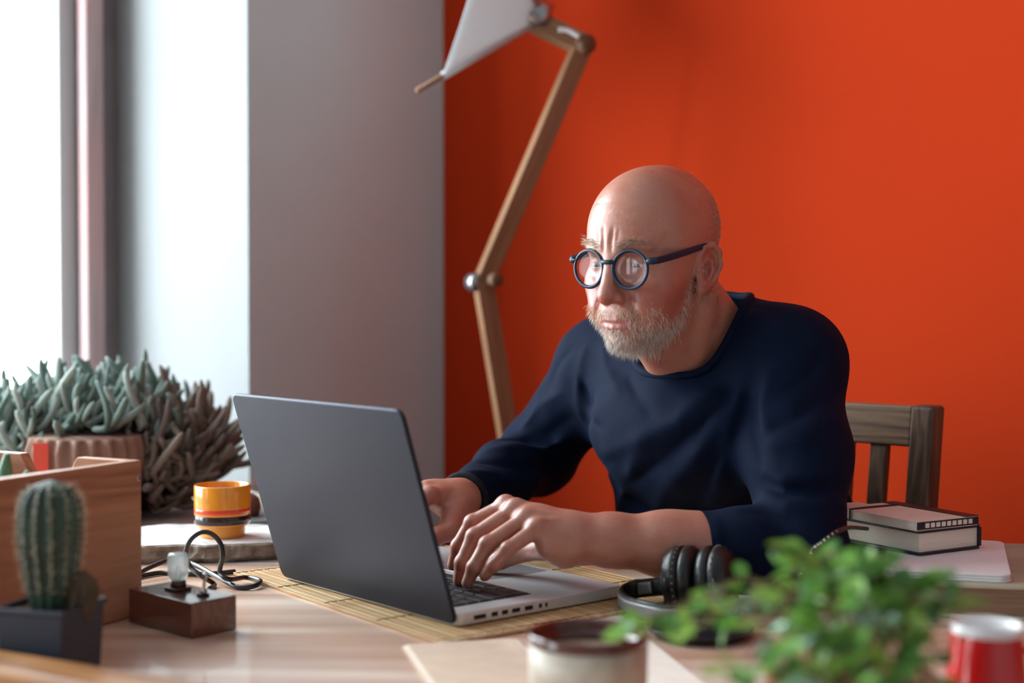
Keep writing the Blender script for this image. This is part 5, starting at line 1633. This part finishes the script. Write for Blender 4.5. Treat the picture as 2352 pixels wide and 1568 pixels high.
# ================================================================== RED ENAMEL JUG
M_redenam = mat('red_enamel', lin(196, 24, 26), rough=0.18, coat=0.5)
M_whenam = mat('white_enamel', lin(238, 236, 238), rough=0.2, coat=0.4)
jd = 1.09
jx = (2274 - 1176) / F_PX * jd
jug = empty('red_enamel_mug', (jx, jd, TZ))
tag(jug, 'small tapered red enamel mug with white inside at the lower right corner', 'mug')
Hj = 0.092
bm = bmesh.new(); lathe(bm, [(0, 0.0006), (0.034, 0.0006), (0.0355, 0.003), (0.033, 0.030), (0.0295, 0.060), (0.0265, Hj - 0.006), (0.0263, Hj - 0.004), (0.0245, Hj - 0.006), (0.030, 0.03), (0.032, 0.006), (0, 0.005)], 48)
obj('body', bm, [M_redenam], jug, smooth=True)
bm = bmesh.new(); lathe(bm, [(0.0268, Hj - 0.007), (0.0272, Hj - 0.002), (0.0265, Hj), (0.0250, Hj - 0.001), (0.0240, Hj - 0.008), (0.0290, 0.03), (0.0300, 0.008), (0, 0.0065), ], 48)
obj('lining', bm, M_whenam, jug, smooth=True)
bm = bmesh.new(); tube(bm, catmull([(0.0275, -0.004, Hj - 0.02), (0.040, -0.006, Hj - 0.022), (0.049, -0.008, Hj - 0.038), (0.046, -0.008, Hj - 0.058), (0.032, -0.005, Hj - 0.064)], 6), 0.0042, n=10, flat=0.7)
obj('handle', bm, M_redenam, jug, smooth=True)

# ================================================================== KRAFT PAPERS
def sheet(name, pts, z0, th, m, label, cat):
    c = sum((Vector((p[0], p[1])) for p in pts), Vector((0, 0))) / len(pts)
    bm = bmesh.new(); prism(bm, [(p[0] - c.x, p[1] - c.y) for p in pts], 0, th)
    o = obj(name, bm, m, None, bevel=0.0004, seg=1); o.location = (c.x, c.y, z0)
    return tag(o, label, cat)
pA = [T(1382, 1370, TZ), T(1452, 1436, TZ), T(1500, 1478, TZ), T(1655, 1600, TZ), Vector((0.03, 1.20, 0)), Vector((0.02, 1.42, 0)), T(1318, 1418, TZ)]
sheet('kraft_sheet', [(p.x, p.y) for p in pA], TZ + 0.0004, 0.0007, M_kraft_w, 'pale kraft paper with pointed corner lying beneath the stoneware cup', 'paper')
kb_o = T(922, 1488, TZ)
bk = empty('kraft_booklet', (kb_o.x, kb_o.y, TZ + 0.0004), math.atan2(0.235, 0.972))
tag(bk, 'thin kraft booklet on the table left of the stoneware cup', 'booklet')
for i, (dx, m_) in enumerate(((0.0, M_kraft), (0.002, M_kraft_w), (0.0055, M_kraft))):
    o = obj('leaf_sheet', box(dx, 0.118 - dx, -0.30, -dx * 0.5, 0.0014 * i, 0.0014 * i + 0.0011), m_, bk, bevel=0.0003, seg=1)

# ================================================================== TRAILING PLANT (foreground right)
def leaf_material(name, stops, rough=0.2, transl=0.3):
    m = bpy.data.materials.new(name); MATS[name] = m; m.use_nodes = True
    nt = m.node_tree; N = nt.nodes; L = nt.links
    b = N['Principled BSDF']; b.inputs['Roughness'].default_value = rough; b.inputs['Specular IOR Level'].default_value = 0.6
    oi = N.new('ShaderNodeObjectInfo'); rp = N.new('ShaderNodeValToRGB')
    el = rp.color_ramp.elements
    el[0].position, el[0].color = stops[0]; el[1].position, el[1].color = stops[-1]
    for p_, c_ in stops[1:-1]:
        e = el.new(p_); e.color = c_
    L.new(oi.outputs['Random'], rp.inputs['Fac']); L.new(rp.outputs['Color'], b.inputs['Base Color'])
    tl = N.new('ShaderNodeBsdfTranslucent'); L.new(rp.outputs['Color'], tl.inputs['Color'])
    mx = N.new('ShaderNodeMixShader'); mx.inputs[0].default_value = transl
    L.new(b.outputs[0], mx.inputs[1]); L.new(tl.outputs[0], mx.inputs[2]); L.new(mx.outputs[0], N['Material Output'].inputs['Surface'])
    return m
M_leaf = leaf_material('leaf_with_sheen', [(0.0, lin(74, 120, 62)), (0.35, lin(112, 166, 70)), (0.7, lin(156, 200, 92)), (0.85, lin(130, 172, 130)), (1.0, lin(186, 212, 200))])  # palest stop paints bluish sky sheen into some leaves
M_vine = mat('vine_stem', lin(112, 84, 52), rough=0.7)
M_terra = mat('terracotta', lin(150, 92, 64), rough=0.85, var=0.15, scale=20)
pp = Vector((0.238, 0.985, TZ))
iv = empty('trailing_plant', pp)
tag(iv, 'blurred bushy plant with small round green leaves in the right foreground', 'plant')
bm = bmesh.new(); lathe(bm, [(0, 0.0006), (0.042, 0.0006), (0.056, 0.062), (0.060, 0.062), (0.061, 0.078), (0.055, 0.078), (0.053, 0.064), (0, 0.063)], 40); obj('pot', bm, M_terra, iv, smooth=True)
bm = bmesh.new(); lathe(bm, [(0, 0.0700), (0.03, 0.0705), (0.053, 0.068), (0.053, 0.0635), (0, 0.0635)], 30); obj('soil', bm, M_soil, iv)
bm = bmesh.new()
LS = [(0, 0.0), (0.0035, 0.0025), (0.0062, 0.0062), (0.0068, 0.0095), (0.0052, 0.0130), (0.0025, 0.0155), (0, 0.0168)]
mid = [bm.verts.new((0, y, -0.0008 * math.sin(y / 0.0168 * math.pi) - 0.06 * y * y / 0.0168)) for x, y in LS]
for s in (-1, 1):
    ed = [mid[0]] + [bm.verts.new((s * x, y, 0.0016 * (x / 0.0068) - 0.06 * y * y / 0.0168)) for x, y in LS[1:-1]] + [mid[-1]]
    for i in range(len(LS) - 1):
        f = [mid[i], ed[i], ed[i + 1], mid[i + 1]]
        f2 = []
        for v in f:
            if v not in f2: f2.append(v)
        if s > 0: f2 = f2[::-1]
        if len(f2) >= 3: bm.faces.new(f2)
leaf_src = None
def put_leaf(src, p, d, up, sc, parent, name='leaf'):
    y = d.normalized(); x = y.cross(up)
    if x.length < 1e-3: x = Vector((1, 0, 0))
    x.normalize(); z = x.cross(y)
    o = src.copy(); COL.objects.link(o); o.parent = parent
    o.matrix_local = basis(p, x * sc, y * sc, z * sc)
    return o
leaf0 = obj('leaf', bm, M_leaf, iv, smooth=True)
ends = [(1436, 1462, 1.00), (1465, 1425, 1.00), (1545, 1432, 0.99), (1590, 1392, 1.00), (1610, 1440, 0.97), (1690, 1388, 1.00), (1725, 1350, 1.02), (1755, 1420, 0.96), (1760, 1480, 0.93), (1690, 1545, 0.90),
        (1835, 1262, 1.02), (1815, 1310, 1.00), (1872, 1300, 0.98), (1905, 1330, 0.96), (1950, 1330, 1.02), (2000, 1350, 1.0), (2050, 1390, 0.98), (2095, 1345, 1.03), (2175, 1400, 0.98), (2150, 1340, 1.00),
        (2130, 1440, 0.97), (2080, 1480, 0.95), (2110, 1540, 0.92), (1850, 1400, 0.93), (1890, 1470, 0.90), (1800, 1530, 0.89), (1950, 1430, 0.90), (1990, 1500, 0.88), (2040, 1560, 0.88), (1880, 1560, 0.87), (2150, 1500, 0.96), (1930, 1380, 1.05), (2020, 1440, 1.05), (1780, 1370, 1.04), (2110, 1400, 1.04), (2195, 1390, 0.95), (1650, 1420, 1.04), (1830, 1600, 0.86), (1960, 1590, 0.85), (2070, 1610, 0.86), (1900, 1620, 0.85), (1760, 1590, 0.88), (2150, 1590, 0.90)]
nleaf = 0
for (ex, ey, ed_) in ends:
    e = P(ex, ey, ed_) - pp
    if e.z < 0.02: e.z = 0.02
    s = Vector((rng.normal(0, 0.016), rng.normal(0, 0.016), 0.069))
    mid_ = (s + e) * 0.5 + Vector((0, 0, 0.028 + 0.02 * rng.random()))
    vp = catmull([s, mid_, e], 7)
    bm = bmesh.new(); tube(bm, vp, 0.0010, n=5); obj('vine', bm, M_vine, iv, smooth=True)
    for k in range(4 if ex < 1740 else 7):
        if nleaf >= 290: break
        t = 1.0 - (k / 8.0) ** 1.25 * 0.85
        i = t * (len(vp) - 1); i0 = int(min(i, len(vp) - 2)); p = vp[i0].lerp(vp[i0 + 1], i - i0)
        tan = (vp[i0 + 1] - vp[i0]).normalized()
        a = rng.random() * 2 * math.pi
        d = Vector((math.cos(a), math.sin(a), rng.normal(0.15, 0.45))) + tan * 0.5
        up = Vector((rng.normal(-0.25, .45), rng.normal(-0.1, .45), 1))
        put_leaf(leaf0, p + d.normalized() * 0.002, d, up, 0.85 + 0.55 * rng.random(), iv); nleaf += 1
# the many smaller leaves deeper in the bush, as one part
lv = [v.co.copy() for v in leaf0.data.vertices]; lf = [tuple(p_.vertices) for p_ in leaf0.data.polygons]
RV, RF = [], []
for q_ in range(110):
    ex, ey, ed_ = ends[int(rng.integers(9, len(ends)))]
    e = P(ex + rng.normal(0, 32), ey + rng.normal(10, 30), ed_ + rng.normal(0.01, 0.03)) - pp
    if e.z < 0.03 or e.x > 0.068: continue
    y_ = Vector(rng.normal(0, 1, 3)); y_.normalize(); up = Vector((rng.normal(-0.25, .5), rng.normal(-0.1, .5), 1)); x_ = y_.cross(up).normalized(); z_ = x_.cross(y_)
    Mx = basis(e, x_ * 0.9, y_ * 0.9, z_ * 0.9); b_ = len(RV)
    RV += [tuple(Mx @ c_) for c_ in lv]; RF += [tuple(b_ + k for k in f_) for f_ in lf]
me = bpy.data.meshes.new('inner_leaves'); me.from_pydata(RV, [], RF); me.polygons.foreach_set('use_smooth', [True] * len(me.polygons))
me.materials.append(leaf_material('inner_leaf', [(0.0, lin(88, 140, 66)), (0.5, lin(100, 152, 74)), (1.0, lin(96, 146, 80))]))
o = bpy.data.objects.new('inner_leaves', me); link(o, iv); o['kind'] = 'stuff'
leaf0.matrix_local = basis(Vector((0.01, -0.01, 0.078)), (1, 0, 0), (0, 0.8, 0.6), (0, -0.6, 0.8))

# ================================================================== LARGE TANGLED CACTUS on the sill
M_bark = mat('cactus_core_brown', lin(50, 40, 36), rough=0.95, var=0.5, scale=40, bump=1.0)
M_stem_g = leaf_material('frosted_stem', [(0.0, lin(92, 114, 106)), (0.5, lin(136, 154, 146)), (1.0, lin(178, 188, 180))], 0.7, 0.22)
M_stem_b = leaf_material('dried_stem', [(0.0, lin(92, 78, 70)), (0.6, lin(128, 114, 102)), (1.0, lin(70, 58, 54))], 0.85, 0.0)
M_claypot = mat('ribbed_clay', lin(134, 100, 84), rough=0.8, var=0.2, scale=20)
gc_ = Vector((-0.672, 2.30, TZ))
gx = empty('tangled_cactus', gc_)
tag(gx, 'large tangled grey green rat-tail cactus bush on the window sill', 'cactus')
o = obj('pot', ribbed(0.135, [(0, 0.062), (0.5, 0.088), (0.85, 0.092), (1.0, 0.085)], 22, 0.10, 132, 14), M_claypot, gx, smooth=True); o.location = (0.015, -0.115, 0.0006)
o = obj('red_tag', box(-0.011, 0.011, -0.002, 0.0, 0, 0.052), mat('red_tag_paper', lin(196, 60, 40), rough=0.7), gx); o.location = (-0.022, -0.2085, 0.082)
# woody core
bm = bmesh.new(); bmesh.ops.create_icosphere(bm, subdivisions=4, radius=1.0)
for v in bm.verts:
    n_ = 1 + 0.16 * noise.noise(v.co * 3) + 0.10 * noise.noise(v.co * 9)
    v.co = Vector((v.co.x * 0.152 * n_, v.co.y * 0.112 * n_, max(0.003, 0.078 + v.co.z * 0.088 * n_)))
obj('woody_core', bm, M_bark, gx, smooth=True)
tmpl = []
for k in range(8):
    L_ = 0.030 + 0.0035 * k; r = 0.0044
    amp = (0.012 + 0.01 * ((k * 5) % 4) / 4)
    pts = [(amp * math.sin(2.6 * i / 7 + k), L_ * i / 7, 0.020 * (i / 7) ** 2 * (1 + k % 3)) for i in (0, 1, 2, 3, 4, 5, 6, 6.6, 7)]
    rs = [r * x for x in (0.8, 1, 1.02, 1.0, 1.0, 1.05, 1.0, 0.82, 0.35)]
    for nm, m_ in (('g', M_stem_g), ('b', M_stem_b)):
        bm = bmesh.new(); tube(bm, pts, rs, n=7)
        me = bpy.data.meshes.new('stem'); bmesh.ops.recalc_face_normals(bm, faces=bm.faces); bm.to_mesh(me); bm.free()
        me.polygons.foreach_set('use_smooth', [True] * len(me.polygons)); me.materials.append(m_)
        tmpl.append((nm, me))
tg = [t for t in tmpl if t[0] == 'g']; tbn = [t for t in tmpl if t[0] == 'b']
cands = []
while len(cands) < 1050:
    v = Vector(rng.normal(0, 1, 3)).normalized()
    if v.z < -0.72: continue
    if v.y > 0.75: continue
    cands.append(v)
placed = []
for i, v in enumerate(cands):
    sh = 0.95 + 0.22 * rng.random()
    p = Vector((v.x * 0.158 * sh, v.y * 0.118 * sh, 0.082 + v.z * 0.084 * sh))
    if p.z < 0.012: continue
    if p.y < -0.06 and abs(p.x - 0.015) < 0.085 and p.z < 0.135: continue
    d = Vector((v.x * 0.9 + rng.normal(0.15, .55), v.y * 0.7 + rng.normal(0, .5), max(v.z, 0) * 0.7 + rng.normal(0.12, .5)))
    brown = (p.z < 0.070 + 0.10 * max(0, v.x) + 0.025 * rng.normal()) or (v.x > 0.72 and p.z < 0.12 and rng.random() < 0.8)
    wy = gc_.y + p.y
    placed.append((p.y - (v.z > 0) * 0.03, p, d, brown, 0.85 + 0.5 * rng.random(), rng.integers(0, 8)))
placed.sort(key=lambda a: a[0])
def stem_matrix(p, d, sc):
    y = d.normalized(); x = y.cross(Vector((0, 0, 1)))
    if x.length < 1e-3: x = Vector((1, 0, 0))
    x.normalize(); z = x.cross(y)
    return basis(p, x * sc, y * sc, z * sc)
rest_v, rest_f, rest_m, nb0 = [], [], [], 0
for i, (key_, p, d, br, sc, k) in enumerate(placed):
    me = (tbn if br else tg)[k][1]
    Mx = stem_matrix(p, d, sc)
    if i < 298:
        o = bpy.data.objects.new('stem', me); link(o, gx); o.matrix_local = Mx
    else:
        b_ = len(rest_v)
        rest_v += [tuple(Mx @ v.co) for v in me.vertices]
        rest_f += [tuple(b_ + j for j in pl.vertices) for pl in me.polygons]
        rest_m += [1 if br else 0] * len(me.polygons)
me = bpy.data.meshes.new('rear_stems'); me.from_pydata(rest_v, [], rest_f)
me.materials.append(M_stem_g); me.materials.append(M_stem_b)
me.polygons.foreach_set('material_index', rest_m); me.polygons.foreach_set('use_smooth', [True] * len(me.polygons))
o = bpy.data.objects.new('rear_stems', me); link(o, gx); o['kind'] = 'stuff'
